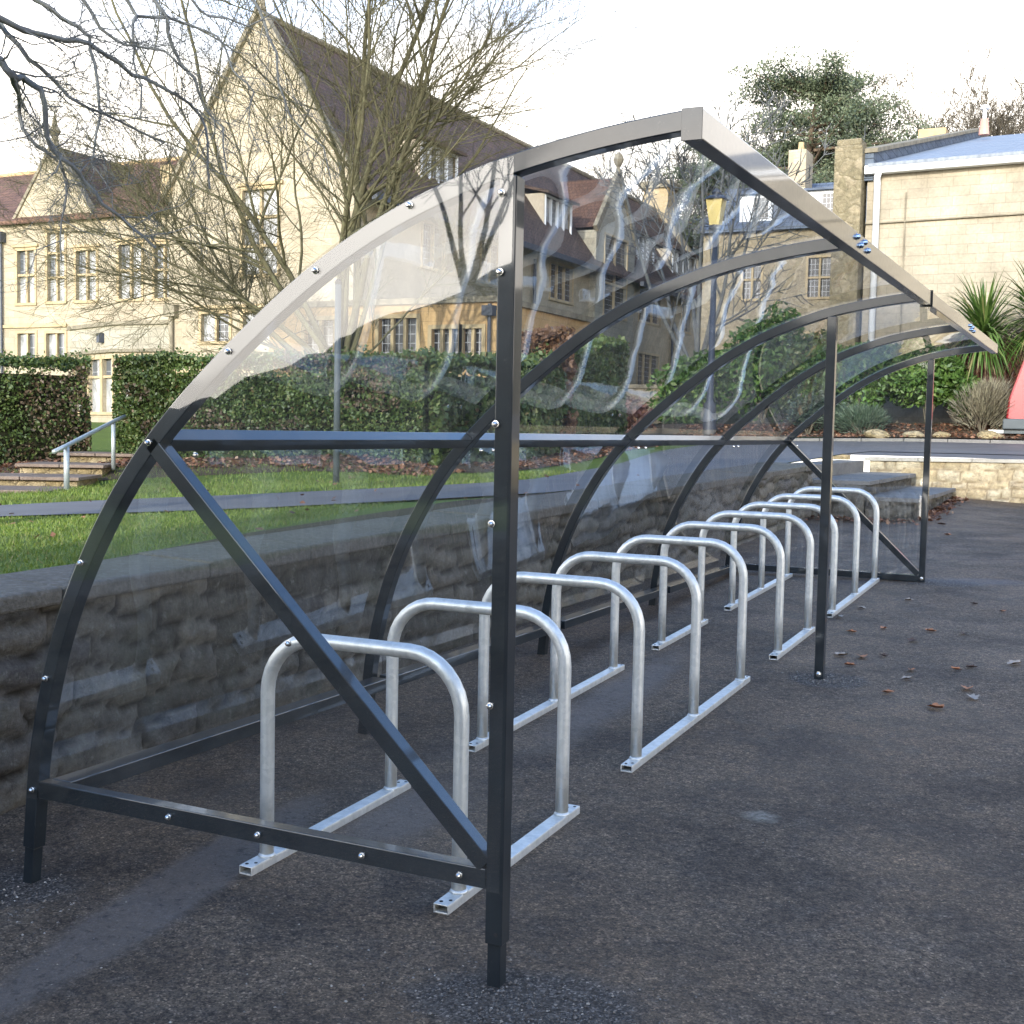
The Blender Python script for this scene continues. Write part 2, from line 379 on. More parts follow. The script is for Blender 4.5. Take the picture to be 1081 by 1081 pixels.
M['shrub'] = m_leaf('shrub_leaves', [(0, (.04, .09, .018)), (.5, (.075, .15, .028)), (.9, (.12, .21, .042)), (1, (.18, .23, .07))])
M['lavender'] = m_leaf('grey_green_leaves', [(0, (.04, .07, .04)), (.5, (.07, .11, .07)), (1, (.12, .16, .10))])
M['drytwig'] = m_leaf('dry_grey_twigs', [(0, (.13, .11, .075)), (.5, (.20, .18, .12)), (1, (.28, .26, .17))])
M['redtwig'] = m_leaf('russet_twigs', [(0, (.09, .035, .028)), (.5, (.14, .06, .042)), (1, (.19, .10, .06))])
M['pine'] = m_leaf('pine_needles', [(0, (.075, .10, .06)), (.5, (.115, .145, .08)), (.9, (.15, .18, .10)), (1, (.20, .20, .12))])
M['palm'] = m_leaf('palm_blades', [(0, (.045, .10, .018)), (.5, (.08, .15, .03)), (.9, (.15, .22, .06)), (1, (.32, .27, .12))], .4)
M['palmdead'] = m_leaf('dry_palm_blades', [(0, (.30, .23, .12)), (1, (.42, .36, .22))], .7)
M['litter'] = m_leaf('brown_leaf_litter', [(0, (.10, .045, .025)), (.5, (.19, .085, .045)), (.85, (.28, .14, .075)), (1, (.36, .24, .15))], .8, .1)
M['bark'] = m_bark('lichened_bark', (.075, .068, .040), (.12, .11, .060), (.15, .155, .085))
M['bark_near'] = m_bark('dark_bark', (.10, .105, .11), (.15, .155, .15), (.19, .20, .165))
M['bark_far'] = m_bark('brown_bark', (.085, .070, .052), (.12, .10, .072), (.13, .13, .08))
M['bark_pine'] = m_bark('pine_bark', (.10, .075, .05), (.14, .10, .07), (.16, .14, .10))
M['palmbark'] = m_bark('palm_bark', (.22, .17, .11), (.30, .24, .16), (.36, .30, .2))
M['red'] = m_plain('red_van_paint', (.27, .014, .020), .3, coat=.8, var=.05)
M['bumper'] = m_plain('grey_plastic', (.07, .085, .09), .6)
M['rubber'] = m_plain('black_rubber', (.02, .02, .02), .8)
M['plate'] = m_plain('pale_plate', (.75, .75, .72), .4)
M['lantern'] = m_plain('yellowed_lantern_glass', (.55, .44, .16), .25)
M['ironpost'] = m_plain('dark_iron', (.028, .035, .05), .45)
M['potclay'] = m_plain('buff_chimney_pot', (.45, .32, .17), .9)
M['vent'] = m_plain('pinkish_vent', (.50, .28, .22), .7)
M['rail'] = m_plain('pale_galvanised_rail', (.42, .46, .45), .45, .4)
M['fleck'] = m_ground_mix('pale_mortar_smear', (.42, .40, .34), (.30, .28, .23), (.5, .48, .42), 8, 60, .004)
def m_metalroof():
    m, nt, out = newmat('ribbed_metal_roof'); t = NT(nt); p = t.xyz(t.pos())
    w = t.math('SINE', t.math('MULTIPLY', p[0], 2 * math.pi / .25))
    c = t.mix(t.ramp(t.noise(1.5, 4), [(.3, 0), (.7, 1)]), (.19, .215, .245), (.25, .275, .30))
    t.pbr(out, c, .6, .0, t.bump(w, .5, .03), .5); return m
M['metalroof'] = m_metalroof()

# ------------------------------------------------------------------ ground shapes
def Gy(x, y):
    z = -.318 + .0162 * x + .0328 * y
    z -= .07 * max(0, min(x, 6) - .9) * ss(11, 16, y)
    return z
HA = Vector((-12.5, 11.6)); HB = Vector((-5.4, 12.4)); _d = (HB - HA).normalized(); HN = Vector((_d.y, -_d.x))
def Uz(x, y):
    s = max(0, -(x + 1)); k = 1 - ss(13, 20, y)
    z = .5 + .022 * y - (.03 * k + .02) * min(s, 30)
    q = (Vector((x, y)) - HA).dot(HN)
    z += .36 * (1 - ss(0, 2.4, q)) * ss(-4.5, -7, x) * k
    if s > 13: z += min(.5, (s - 13) * .05)
    return z

def grid_mesh(name, mat, xs, ys, fz, keep=lambda x, y: True, kind='structure'):
    b = MB(); idx = {}
    for i in range(len(xs) - 1):
        for j in range(len(ys) - 1):
            if not keep((xs[i] + xs[i+1]) / 2, (ys[j] + ys[j+1]) / 2): continue
            q = []
            for (a, c) in ((i, j), (i+1, j), (i+1, j+1), (i, j+1)):
                if (a, c) not in idx:
                    idx[(a, c)] = len(b.v); b.v.append((xs[a], ys[c], fz(xs[a], ys[c])))
                q.append(idx[(a, c)])
            b.f.append(tuple(q))
    o = b.build(name, mat, smooth=True); o['kind'] = kind; return o
def lin(a, b, n): return [a + (b - a) * i / n for i in range(n + 1)]
def ruled(name, mat, A, B, n, m, fz, off, kind='structure', smooth=True):
    """sheet between two polylines, laid on height function fz"""
    def samp(P, t):
        L = [0]
        for i in range(len(P) - 1): L.append(L[-1] + math.dist(P[i], P[i+1]))
        d = t * L[-1]
        for i in range(len(P) - 1):
            if d <= L[i+1] or i == len(P) - 2:
                k = (d - L[i]) / (L[i+1] - L[i]); return (P[i][0] + (P[i+1][0] - P[i][0]) * k, P[i][1] + (P[i+1][1] - P[i][1]) * k)
    b = MB()
    for i in range(n + 1):
        p = samp(A, i / n); q = samp(B, i / n)
        for j in range(m + 1):
            k = j / m; x = p[0] + (q[0] - p[0]) * k; y = p[1] + (q[1] - p[1]) * k
            b.v.append((x, y, fz(x, y) + off))
    for i in range(n):
        for j in range(m):
            a = i * (m + 1) + j; b.f.append((a, a + 1, a + m + 2, a + m + 1))
    o = b.build(name, mat, smooth=smooth)
    if kind: o['kind'] = kind
    return o
def wx(y): return -.68 + .02 * y          # face line of the retaining wall

# yard: one big sheet
xs = lin(-1.0, 6, 28) + lin(7, 60, 20); ys = lin(-60, -8, 14) + lin(-7, 17.6, 82)
grid_mesh('yard_ground', M['asphalt'], xs, ys, Gy)
# upper ground reaching the horizon
xs = lin(-400, -40, 12)[:-1] + lin(-40, -16, 12)[:-1] + lin(-16, -.86, 76); ys = lin(-60, -8, 14)[:-1] + lin(-8, 30, 152)[:-1] + lin(30, 72, 14)
grid_mesh('upper_ground', M['grass'], xs, ys, Uz)
xs2 = lin(-.86, 6, 20)[:-1] + lin(6, 400, 16); ys2 = lin(17.45, 30, 30)[:-1] + lin(30, 72, 14)
grid_mesh('upper_ground', M['road'], xs2, ys2, Uz)
# hill behind
def Hz(x, y):
    return 2.0 + 9 * ss(70, 100, y) + 12 * ss(95, 170, y) * (1 - .35 * ss(-60, -140, x)) + 2.5 * fbm(x, y, 0, .02)
grid_mesh('hillside', M['hill'], lin(-400, 400, 60), lin(71, 420, 34), lambda x, y: Hz(x, y) - (.8 if y < 72 else 0))

# drive (upper road) and footpath laid on the upper ground
ruled('road', M['road'], [(-.86, 13.2), (-.86, 17.4), (-.7, 19), (6, 19.5)], [(-3.3, 13.2), (-4.3, 18.1), (-5.2, 26.3), (6, 25.9)], 50, 30, Uz, .012)
ruled('footpath', M['road'], [(-16, -2.5), (-8, 2.2), (-4.92, 4.21), (-4.19, 4.5), (-3.47, 4.79), (-3.0, 5.1), (-2.2, 5.81), (-1.3, 6.9), (-.98, 8.2), (-.9, 13.25)],
      [(-17, .5), (-9, 4.3), (-6.49, 5.61), (-5.91, 6.24), (-5.15, 6.75), (-4.76, 7.0), (-3.7, 7.96), (-2.95, 8.85), (-2.7, 9.6), (-3.3, 13.25)], 90, 14, Uz, .016)
# bare soil strip between wall and lawn, and leaf-strewn bank under the hedges, planting bed
ruled('soil_strip', M['soil'], [(-1.0, -8), (-1.0, 8.1)], [(-1.12, -8), (-1.08, .8), (-1.5, 3.05), (-1.7, 5.9), (-1.2, 7.2)], 60, 6, Uz, .008)
ruled('hedge_bank', M['soil'], [(-16, 6.0), (-10.6, 9.6), (-9.4, 10.2), (-5.9, 10.9), (-4.3, 12.2), (-4.5, 15.3), (-5.6, 22.5)], [(-17, 10), (-12, 12.4), (-10, 12.6), (-6.2, 12.8), (-5.8, 14), (-6.1, 16), (-7.2, 23)], 70, 8, Uz, .010)
bedz = lambda x, y: Uz(x, y) + .10 + .30 * ss(26.6, 28.6, y)
ruled('planting_bed', M['soil'], [(-14, 26.5), (-5.04, 26.45), (-.3, 26.6), (6, 26.3)], [(-14, 29.98), (6, 29.98)], 80, 14, bedz, 0)
kb = thing('kerb_edging', 'pale stone kerb running along the front of the planting bed', 'kerb', (-3, 26.4, 1.0))
b = MB()
kp = [(-14, 26.42), (-5.04, 26.36), (-.3, 26.5), (6, 26.2)]
for i in range(3):
    (x0, y0), (x1, y1) = kp[i], kp[i+1]; n = max(1, int(abs(x1 - x0) / .9))
    for k in range(n):
        xa = x0 + (x1-x0)*k/n; ya = y0+(y1-y0)*k/n; xb = x0+(x1-x0)*(k+.985)/n; yb = y0+(y1-y0)*(k+.985)/n
        b.bar((xa, ya, Uz(xa, ya) + .02), (xb, yb, Uz(xb, yb) + .02), .12, .11)
b.build('kerb', M['slab'], kb, bevel=.01)

def m_stoneface(name, stops, mort, lime, moss):
    m, nt, out = newmat(name); t = NT(nt)
    at = t.n('ShaderNodeAttribute', attribute_name='stone'); a = t.n('ShaderNodeSeparateColor'); t.l(at.outputs['Color'], a.inputs[0])
    c = t.ramp(a.outputs[0], stops)
    c = t.mix(1.0, c, t.ramp(t.noise(8, 10, .85), [(.34, .42), (.66, 1.5)]), 'MULTIPLY')
    c = t.mix(t.ramp(t.noise(17, 8, .8), [(.55, 0), (.68, .75)]), c, lime)
    c = t.mix(t.ramp(t.noise(2.1, 8, .75), [(.50, 0), (.68, .65)]), c, moss)
    c = t.mix(a.outputs[1], c, mort)
    t.pbr(out, c, .93, 0, t.bump(t.noise(28, 8, .8), .9, .03), .2); return m
_rows = {}
def vor(y, z, sy, sz, seed):
    """coursed rubble: uneven rows of uneven stones -> (edge 0..1, tone 0..1). sy ~ stones per metre, sz ~ rows per metre"""
    y2 = y + .075 * fbm(y * 2.5, z * 5, seed) + .020 * fbm(y * 11, z * 11, seed)
    z2 = z - .022 * y + 3 + .075 * fbm(y * 2.6, z * 1.6, seed + 3) + .018 * fbm(y * 9, z * 12, seed + 5)
    if seed not in _rows:
        rr = random.Random(int(seed * 100)); zs = [0]; 
        while zs[-1] < 8: zs.append(zs[-1] + rr.uniform(.6, 1.45) / sz)
        rows = []
        for k in range(len(zs) - 1):
            ys_ = [-12.0]
            while ys_[-1] < 18: ys_.append(ys_[-1] + rr.uniform(.45, 1.7) / sy)
            rows.append((ys_, [rr.random() for _ in ys_]))
        _rows[seed] = (zs, rows)
    zs, rows = _rows[seed]; k = max(0, min(len(zs) - 2, bisect.bisect_right(zs, z2) - 1)); ys_, tn = rows[k]
    i = max(0, min(len(ys_) - 2, bisect.bisect_right(ys_, y2) - 1))
    a, b_, c, d = y2 - ys_[i], ys_[i+1] - y2, z2 - zs[k], zs[k+1] - z2
    m1 = min(a, b_); m2 = min(c, d); e = m1 * m2 / (m1 + m2 + 1e-6) if min(m1, m2) > 0 else 0     # rounded corners
    return min(1, max(0, e / .045)), tn[i]
def stone_face(name, mat, parent, us, n, pt, zrange, sy, sz, seed, depth=.03, extra=None):
    """us: positions along; pt(u, z, d) gives the point pushed out by d; real relief with recessed joints"""
    b = MB(); cols = []
    for u in us:
        z0, z1 = zrange(u)
        for j in range(n + 1):
            z = z0 + (z1 - z0) * j / n; e, tone = vor(u, z, sy, sz, seed)
            k = ss(0, .55, e); d = depth * (k - .6) + (tone - .5) * depth * .8 * k + .010 * fbm(u * 14, z * 14, seed) + .006 * fbm(u * 40, z * 40, seed)
            b.v.append(tuple(pt(u, z, d))); cols.append((tone, 1 - ss(.06, .26, e), 0, 1))
    for i in range(len(us) - 1):
        for j in range(n):
            a = i * (n + 1) + j; b.f.append((a, a + n + 1, a + n + 2, a + 1))
    if extra: extra(b)
    o = b.build(name, M[mat], parent, smooth=True)
    ca = o.data.color_attributes.new('stone', 'FLOAT_COLOR', 'POINT'); cols += [(.5, .3, 0, 1)] * (len(b.v) - len(cols))
    for i, c in enumerate(cols): ca.data[i].color = c
    return o
M['face_dark'] = m_stoneface('dark_stone_face', [(0, (.09, .083, .068)), (.35, (.16, .145, .118)), (.7, (.24, .215, .172)), (1, (.12, .11, .10))], (.045, .040, .033), (.34, .325, .285), (.105, .108, .075))
M['face_yellow'] = m_stoneface('yellow_stone_face', [(0, (.36, .28, .16)), (.4, (.44, .36, .23)), (.75, (.50, .43, .30)), (1, (.33, .27, .18))], (.24, .19, .12), (.52, .48, .38), (.33, .29, .18))
# ------------------------------------------------------------------ retaining wall
rw = thing('retaining_wall', 'long dark rubble stone retaining wall behind the shelter with a mossy coping', 'wall', (-.7, 2, -.3))
YW = 13.2
def _end(b): b.box(-1.0, wx(YW) - .03, YW - .3, YW + .0, .0, Uz(-1, YW) - .056)
_ys = lin(-2.5, 3.5, 260)[:-1] + lin(3.5, YW, 300)
stone_face('wall', 'face_dark', rw, [-9.0] + lin(-8.5, -2.6, 20) + _ys, 34, lambda u, z, d: (wx(u) + d, u, z), lambda y: (Gy(-.7, y) - .10, Uz(-1, y) - .030), 2.7, 6.0, 1.7, .030, _end)
b = MB()
y = -9.0
while y < YW - .05:
    L = random.uniform(.55, .95); y2 = min(y + L, YW + .03); xa = wx(y) + .035 + random.uniform(-.012, .012)
    za, zb_ = Uz(-1, y), Uz(-1, y2)
    dz = random.uniform(-.006, .006)
    P = [(-1.06, y, za - .05), (xa, y, za - .055), (xa, y, za + .02 + dz), (-1.06, y, za + .035 + dz)]
    b.extrude(P, (.018 * (y2 - y), y2 - y - .006, zb_ - za))
    y = y2
b.build('coping', M['coping'], rw, bevel=.014)

# steps from the yard to the drive, beyond the wall
st = thing('yard_steps', 'broad flagstone steps rising from the yard past the end of the dark wall', 'steps', (.2, 15, .2))
b = MB()
b.box(-.80, .24, 13.24, 17.35, .0, .565)
b.box(.24, .83, 13.33, 17.3, -.1, .365)
b.build('riser', M['rubble'], st)
stone_face('riser', 'face_dark', st, lin(13.3, 17.3, 130), 12, lambda u, z, d: (.86 + d, u, z), lambda y: (-.05, .366), 3.2, 7, 9.1, .02)
stone_face('riser', 'face_dark', st, lin(-.45, .26, 30), 14, lambda u, z, d: (u, 13.21 - d, z), lambda x: (.0, .566), 3.2, 7, 9.5, .02)
stone_face('riser', 'face_dark', st, lin(.26, .86, 26), 12, lambda u, z, d: (u, 13.30 - d, z), lambda x: (-.02, .366), 3.2, 7, 9.7, .02)
for (x0, x1, zt, y0) in ((-.84, .31, .62, 13.26), (.30, .92, .42, 13.34)):
    b = MB(); y = y0
    while y < 17.2:
        y2 = min(17.3, y + random.uniform(.6, .8)); b.box(x0 if zt > .5 else x0 - .1, x1 + random.uniform(-.01, .01), y, y2 - .012, zt - .055, zt + random.uniform(-.003, .003)); y = y2
    b.build('tread', M['slab'], st, bevel=.006)
b = MB(); b.box(-.92, -.5, 13.4, 17.35, .5, .80); b.build('top_riser', M['slab'], st, bevel=.01)

# low wall at the far side of the yard
lw = thing('low_wall', 'low yellow rubble wall with flat pale coping at the far side of the yard', 'wall', (3, 17.4, .3))
def _end(b): b.box(-.42, -.36, 17.46, 17.7, .3, .798)
stone_face('wall', 'face_yellow', lw, lin(-.42, 5, 260) + lin(5.2, 14, 30), 22, lambda u, z, d: (u, 17.42 - d, z), lambda x: (Gy(x, 17.4) - .12, .80 + .0135 * (x + .5)), 3.2, 7.0, 5.3, .028, _end)
b = MB(); x = -.5
while x < 14:
    x2 = x + random.uniform(.8, 1.2); z = .80 + .0135 * (x + .5)
    b.obox(((x+x2)/2, 17.58, z + .025 + .0135*(x2-x)/2), ((x2-x-.008)/2, 0, .0135*(x2-x)/2), (0, .21, 0), (0, 0, .028)); x = x2
b.build('coping', M['paleslab'], lw, bevel=.006)

# ------------------------------------------------------------------ bike shelter
PX = 1.687; H2 = .025
RP = [(-.055, -.36), (-.022, -.02), (-.008, .126), (.049, .371), (.115, .57), (.202, .753), (.325, .957), (.485, 1.158), (.719, 1.371), (.973, 1.570), (1.16, 1.690), (1.342, 1.782), (1.544, 1.855), (1.695, 1.899), (1.944, 1.945), (2.15, 1.966)]
def catmull(P, m=6):
    out = []
    for i in range(len(P) - 1):
        p0 = P[max(0, i-1)]; p1 = P[i]; p2 = P[i+1]; p3 = P[min(len(P)-1, i+2)]
        for k in range(m):
            t = k / m
            out.append(tuple(.5 * ((2*p1[a]) + (-p0[a]+p2[a])*t + (2*p0[a]-5*p1[a]+4*p2[a]-p3[a])*t*t + (-p0[a]+3*p1[a]-3*p2[a]+p3[a])*t**3) for a in (0, 1)))
    out.append(P[-1]); return out
RC = catmull(RP)
# smooth the profile
for _ in range(12):
    RC = [RC[0]] + [tuple((RC[i-1][a] + 2*RC[i][a] + RC[i+1][a]) / 4 for a in (0, 1)) for i in range(1, len(RC)-1)] + [RC[-1]]
def offs(curve, d):
    out = []
    for i, p in enumerate(curve):
        a = curve[max(0, i-1)]; c = curve[min(len(curve)-1, i+1)]
        tx, tz = c[0]-a[0], c[1]-a[1]; L = math.hypot(tx, tz)
        out.append((p[0] + d * tz / L, p[1] - d * tx / L))     # +d = inwards (towards +x, -z)
    return out
def sweep_xz(b, outer, inner, y0, y1):
    n = len(b.v); m = len(outer)
    for i in range(m):
        b.v += [(outer[i][0], y0, outer[i][1]), (outer[i][0], y1, outer[i][1]), (inner[i][0], y1, inner[i][1]), (inner[i][0], y0, inner[i][1])]
    for i in range(m - 1):
        for j in range(4):
            j2 = (j + 1) % 4; b.f.append((n+i*4+j, n+(i+1)*4+j, n+(i+1)*4+j2, n+i*4+j2))
    b.f.append((n, n+1, n+2, n+3)); b.f.append((n+(m-1)*4+3, n+(m-1)*4+2, n+(m-1)*4+1, n+(m-1)*4))
    return b
sh = thing('bike_shelter', 'dark grey steel bike shelter with curved clear sheets open to the yard', 'bike shelter', (PX, 0, -.29))
def bolts(parent, pts, nrm, mat='bolt', r=.0085, h=.010):
    first = None
    for p in pts:
        b = MB(); n = Vector(nrm); c = Vector(p)
        b.disc(c, n, r * 1.35, .002, 12); b.disc(c + n * .002, n, r, h, 10)
        b.build('bolt', M[mat], parent, smooth=False)
inner = offs(RC, .05)
for k, yr in enumerate((0, 2.0, 4.0, 6.0, 8.0)):
    lo = 0
    if yr > 0: lo = next(i for i, p in enumerate(RC) if p[1] > Gy(0, yr) - .03)
    o_, i_ = RC[lo:], inner[lo:]
    if yr == 0:
        cut = next(i for i, p in enumerate(RC) if p[1] > -.20)
        b = sweep_xz(MB(), RC[cut:], inner[cut:], -H2, H2)
        rb = b.build('rib', M['paint'], sh, bevel=.003)
        lg = sweep_xz(MB(), offs(RC, .005)[:cut+1], offs(RC, .045)[:cut+1], -.020, .020)
        lg.build('foot_leg', M['paint'], rb, bevel=.002)
    elif yr == 8.0:
        rb = sweep_xz(MB(), o_, i_, yr - H2, yr + H2).build('rib', M['paint'], sh, bevel=.003)
    else:
        rb = sweep_xz(MB(), o_, i_, yr - H2, yr + H2).build('rib', M['paint'], sh, bevel=.003)
    # joint bracket bolts where the middle rail meets the rib
    bolts(rb, [(.60, yr + s, 1.10) for s in ((.06, -.06) if 0 < yr < 8 else ((.06,) if yr == 0 else (-.06,)))], (1, 0, 0), r=.007)
# posts
for yr in (0, 4.0, 8.0):
    g = Gy(PX, yr)
    if yr == 0:
        po = MB().box(PX - H2, PX + H2, -H2, H2, -.175, 1.845).build('post', M['paint'], sh, bevel=.003)
        MB().box(PX - .0195, PX + .0195, -.0195, .0195, g - .08, -.17).build('foot_leg', M['paint'], po, bevel=.002)
        b = MB(); b.tube([(PX + .008, -.0248, -.145), (PX + .008, -.0262, -.145)], .006, 12); b.build('bolt_hole', M['rubber'], po)
    else:
        po = MB().box(PX - H2, PX + H2, yr - H2, yr + H2, g - .05, 1.845).build('post', M['paint'], sh, bevel=.003)
        bolts(po, [(PX, yr - H2, g + .03)], (0, -1, 0), r=.012)
# front beam in two lengths with end caps and joint
for (ya, yb) in ((-.03, 3.995), (4.005, 8.03)):
    bm_ = MB().box(2.15, 2.20, ya, yb, 1.892, 1.966).build('front_beam', M['paint'], sh, bevel=.003)
    if ya < 0:
        bolts(bm_, [(2.20, 1.90 + .075 * k, 1.945 - .022 * (k % 2)) for k in range(4)], (1, 0, 0), 'bluebolt', .011, .012)
        MB().box(2.1485, 2.2015, -.034, -.0302, 1.8905, 1.9675).build('end_cap', M['paint'], bm_, bevel=.001)
    else:
        bolts(bm_, [(2.20, 5.9 + .075 * k, 1.945 - .022 * (k % 2)) for k in range(4)], (1, 0, 0), 'bluebolt', .011, .012)
        MB().box(2.1485, 2.2015, 8.0302, 8.034, 1.8905, 1.9675).build('end_cap', M['paint'], bm_, bevel=.001)
MB().box(2.143, 2.207, 3.996, 4.004, 1.885, 1.973).build('beam_joint', M['paint'], sh)
_i = min(range(len(RC)), key=lambda i: abs(RC[i][0] - .508)); _a, _b = RC[_i - 1], RC[_i + 1]; _L = math.dist(_a, _b)
RCX, RCZ = RC[_i]; RT = ((_b[0] - _a[0]) / _L, (_b[1] - _a[1]) / _L); RN = (RT[1], -RT[0])
for k in range(4):
    y0, y1 = 2.0 * k + H2 + .001, 2.0 * (k + 1) - H2 - .001
    MB().obox((RCX + RN[0] * .025, (y0 + y1) / 2, RCZ + RN[1] * .025), (RT[0] * .025, 0, RT[1] * .025), (0, (y1 - y0) / 2, 0), (RN[0] * .0245, 0, RN[1] * .0245)).build('middle_rail', M['paint'], sh, bevel=.003)
    MB().box(.040, .122, y0, y1, -.025, .027).build('base_rail', M['paint'], sh, bevel=.003)
for yr in (0, 8.0):
    MB().box(.030, PX - H2 - .001, yr - H2 + .001, yr + H2 - .001, -.0275, .0275).build('gable_bar', M['paint'], sh, bevel=.003)
    # diagonal from the rib at the middle rail down to the post foot
    b = MB(); b.bar((.50, yr, 1.135), (1.655, yr, .035), .048, .05, (0, 1, 0)); b.build('diagonal_brace', M['paint'], sh, bevel=.003)
# sheets
Ou = offs(RC, -.004)
for k in range(4):
    y0, y1 = 2.0 * k + .004, 2.0 * (k + 1) - .004
    if k == 0: y0 = -.030
    if k == 3: y1 = 8.03
    lo = next(i for i, p in enumerate(Ou) if p[1] > -.03); b = MB(); C_ = Ou[lo:-1]
    ny = 16
    for p in C_:
        for j in range(ny + 1): b.v.append((p[0], y0 + (y1 - y0) * j / ny, p[1]))
    for i in range(len(C_) - 1):
        for j in range(ny):
            a = i * (ny + 1) + j; b.f.append((a, a + 1, a + ny + 2, a + ny + 1))
    b.build('roof_sheet', M['sheet'], sh, smooth=True)
for yr, s in ((-.030, -1), (8.030, 1)):
    lo = next(i for i, p in enumerate(RC) if p[1] > -.03); hi = next(i for i, p in enumerate(RC) if p[0] > PX + .018)
    prof = [(p[0] + .002, p[1] - .002) for p in RC[lo:hi]]
    b = MB(); n = 24
    # fan of vertical strips so the sheet can flex a little
    zb = -.03; xs_ = lin(prof[0][0], PX + .018, n)
    def ztop(x):
        for i in range(len(prof) - 1):
            if prof[i][0] <= x <= prof[i+1][0]:
                return prof[i][1] + (prof[i+1][1] - prof[i][1]) * (x - prof[i][0]) / (prof[i+1][0] - prof[i][0] + 1e-9)
        return prof[-1][1]
    m = 24
    for i, x in enumerate(xs_):
        zt = max(zb + .002, ztop(x))
        for j in range(m + 1):
            z = zb + (zt - zb) * j / m
            q = math.sin(math.pi * min(1, max(0, (x - .05) / 1.6))) * math.sin(math.pi * min(1, max(0, (zt - z) / max(.3, zt - zb))))
            b.v.append((x, yr + s * .006 * q * (1 + .6 * fbm(x * 2, z * 2, 5)), z))
    for i in range(n):
        for j in range(m):
            a = i * (m + 1) + j; b.f.append((a, a + m + 1, a + m + 2, a + 1))
    gs = b.build('gable_sheet', M['sheet'], sh, smooth=True)
    if s < 0:
        pts = [(.012, .0), (.58, .0), (.915, .0), (1.275, .0), (1.585, -.0), (.073, .371), (.226, .753), (.50, 1.135), (1.02, .575), (1.668, 1.21), (1.662, .95), (1.668, .47), (1.672, 1.60), (1.672, 1.80), (1.10, 1.625), (.80, 1.405), (1.40, 1.785)]
        bolts(gs, [(x, yr - .001, z) for x, z in pts], (0, -1, 0), r=.0075, h=.011)
    else:
        bolts(gs, [(x, yr + .001, z) for x, z in [(.073, .371), (.50, 1.135), (1.10, 1.625), (1.67, .9), (1.67, 1.5)]], (0, 1, 0), r=.0075)

# ------------------------------------------------------------------ bike racks
XL, XR, HZ = .586, 1.328, .782
HY = [[.449, 1.249], [2.039, 2.837, 3.669], [4.503, 5.30], [6.086, 6.93, 7.79]]
labels = ['galvanised bike rack of two hoops nearest the viewer, beside the diagonal brace',
          'galvanised bike rack of three hoops, just beyond the nearest front post',
          'galvanised bike rack of two hoops in front of the middle front post',
          'galvanised bike rack of three hoops at the far end of the shelter']
def hoop_pts(y, g0):
    P = []; r = .19; zt = g0 + HZ - .004
    P += [(XL, y, g0 + .026), (XL, y, g0 + .25), (XL, y, zt - r)]
    for k in range(1, 9):
        a = math.pi - k * math.pi / 16; P.append((XL + r + r * math.cos(a), y, zt - r + r * math.sin(a)))
    P.append(((XL + XR) / 2, y, zt))
    for k in range(0, 8):
        a = math.pi / 2 - k * math.pi / 16; P.append((XR - r + r * math.cos(a), y, zt - r + r * math.sin(a)))
    P += [(XR, y, zt - r), (XR, y, g0 + .25), (XR, y, g0 + .026)]
    return P
for u, ysr in enumerate(HY):
    ya, yb = ysr[0] - .115, ysr[-1] + .115
    t_ = thing('bike_rack', labels[u], 'bike rack', ((XL + XR) / 2, (ya + yb) / 2, Gy(1, (ya + yb) / 2)), 'bike racks in a row under the shelter')
    for x in (XL, XR):
        b = MB(); za, zb = Gy(x, ya), Gy(x, yb)
        # inverted channel: top plate and two flanges
        w, h, th = .026, .030, .004
        dvec = Vector((0, yb - ya, zb - za)) / 2; mid = Vector((x, (ya + yb) / 2, (za + zb) / 2))
        b.obox(mid + Vector((0, 0, h - th / 2)), dvec, (w, 0, 0), (0, 0, th / 2))
        for s in (-1, 1): b.obox(mid + Vector((s * (w - th / 2), 0, (h - th) / 2)), dvec, (th / 2, 0, 0), (0, 0, (h - th) / 2))
        b.obox(mid + Vector((0, 0, .003)), dvec, (w - th, 0, 0), (0, 0, .003))
        br = b.build('base_rail', M['galv'], t_, bevel=.0015)
        for s in (0, 1):
            yy = ya + .03 if s == 0 else yb - .03
            for dx in (-.010, .012):
                q = MB(); zz = Gy(x, yy) + h
                q.tube([(x + dx, yy + dx * .9, zz - .003), (x + dx, yy + dx * .9, zz + .0012)], .006, 10); q.build('bolt_hole', M['rubber'], br)
    for y in ysr:
        g0 = (Gy(XL, y) + Gy(XR, y)) / 2
        hp = MB().tube(hoop_pts(y, g0), .0242, 20).build('hoop', M['galv'], t_, smooth=True)
        for x in (XL, XR):
            w_ = MB(); z = Gy(x, y) + .030; w_.tube([(x, y, z - .002), (x, y, z + .004), (x, y, z + .009)], [.031, .028, .0245], 18); w_.build('weld_collar', M['galv'], hp, smooth=True)

# ------------------------------------------------------------------ fallen leaves on the yard
LV = [(1.59, 5.46), (1.76, 5.67), (2.06, 5.7), (2.0, 5.29), (1.8, 4.66), (1.78, 4.41), (1.91, 4.75), (2.12, 4.41), (2.46, 4.05), (2.36, 3.57), (2.09, 3.8), (2.21, 6.96), (1.44, 11.84), (2.43, 6.69), (2.51, 3.85), (1.47, 6.44), (2.27, 5.68), (2.35, 4.53), (1.73, 6.95), (1.4, 5.99), (2.42, 4.62), (1.67, 4.66), (2.13, 4.17), (2.64, 4.82), (1.23, 13.1)]
pale = {12 + 2, 15, 18, 19, 21, 22, 23}
leafcols = {'orange': m_plain('orange_brown_leaf', (.50, .20, .085), .8, vs=40), 'dark': m_plain('dark_brown_leaf', (.10, .055, .035), .85, vs=40), 'pale': m_plain('pale_dry_leaf', (.42, .34, .27), .85, vs=40)}
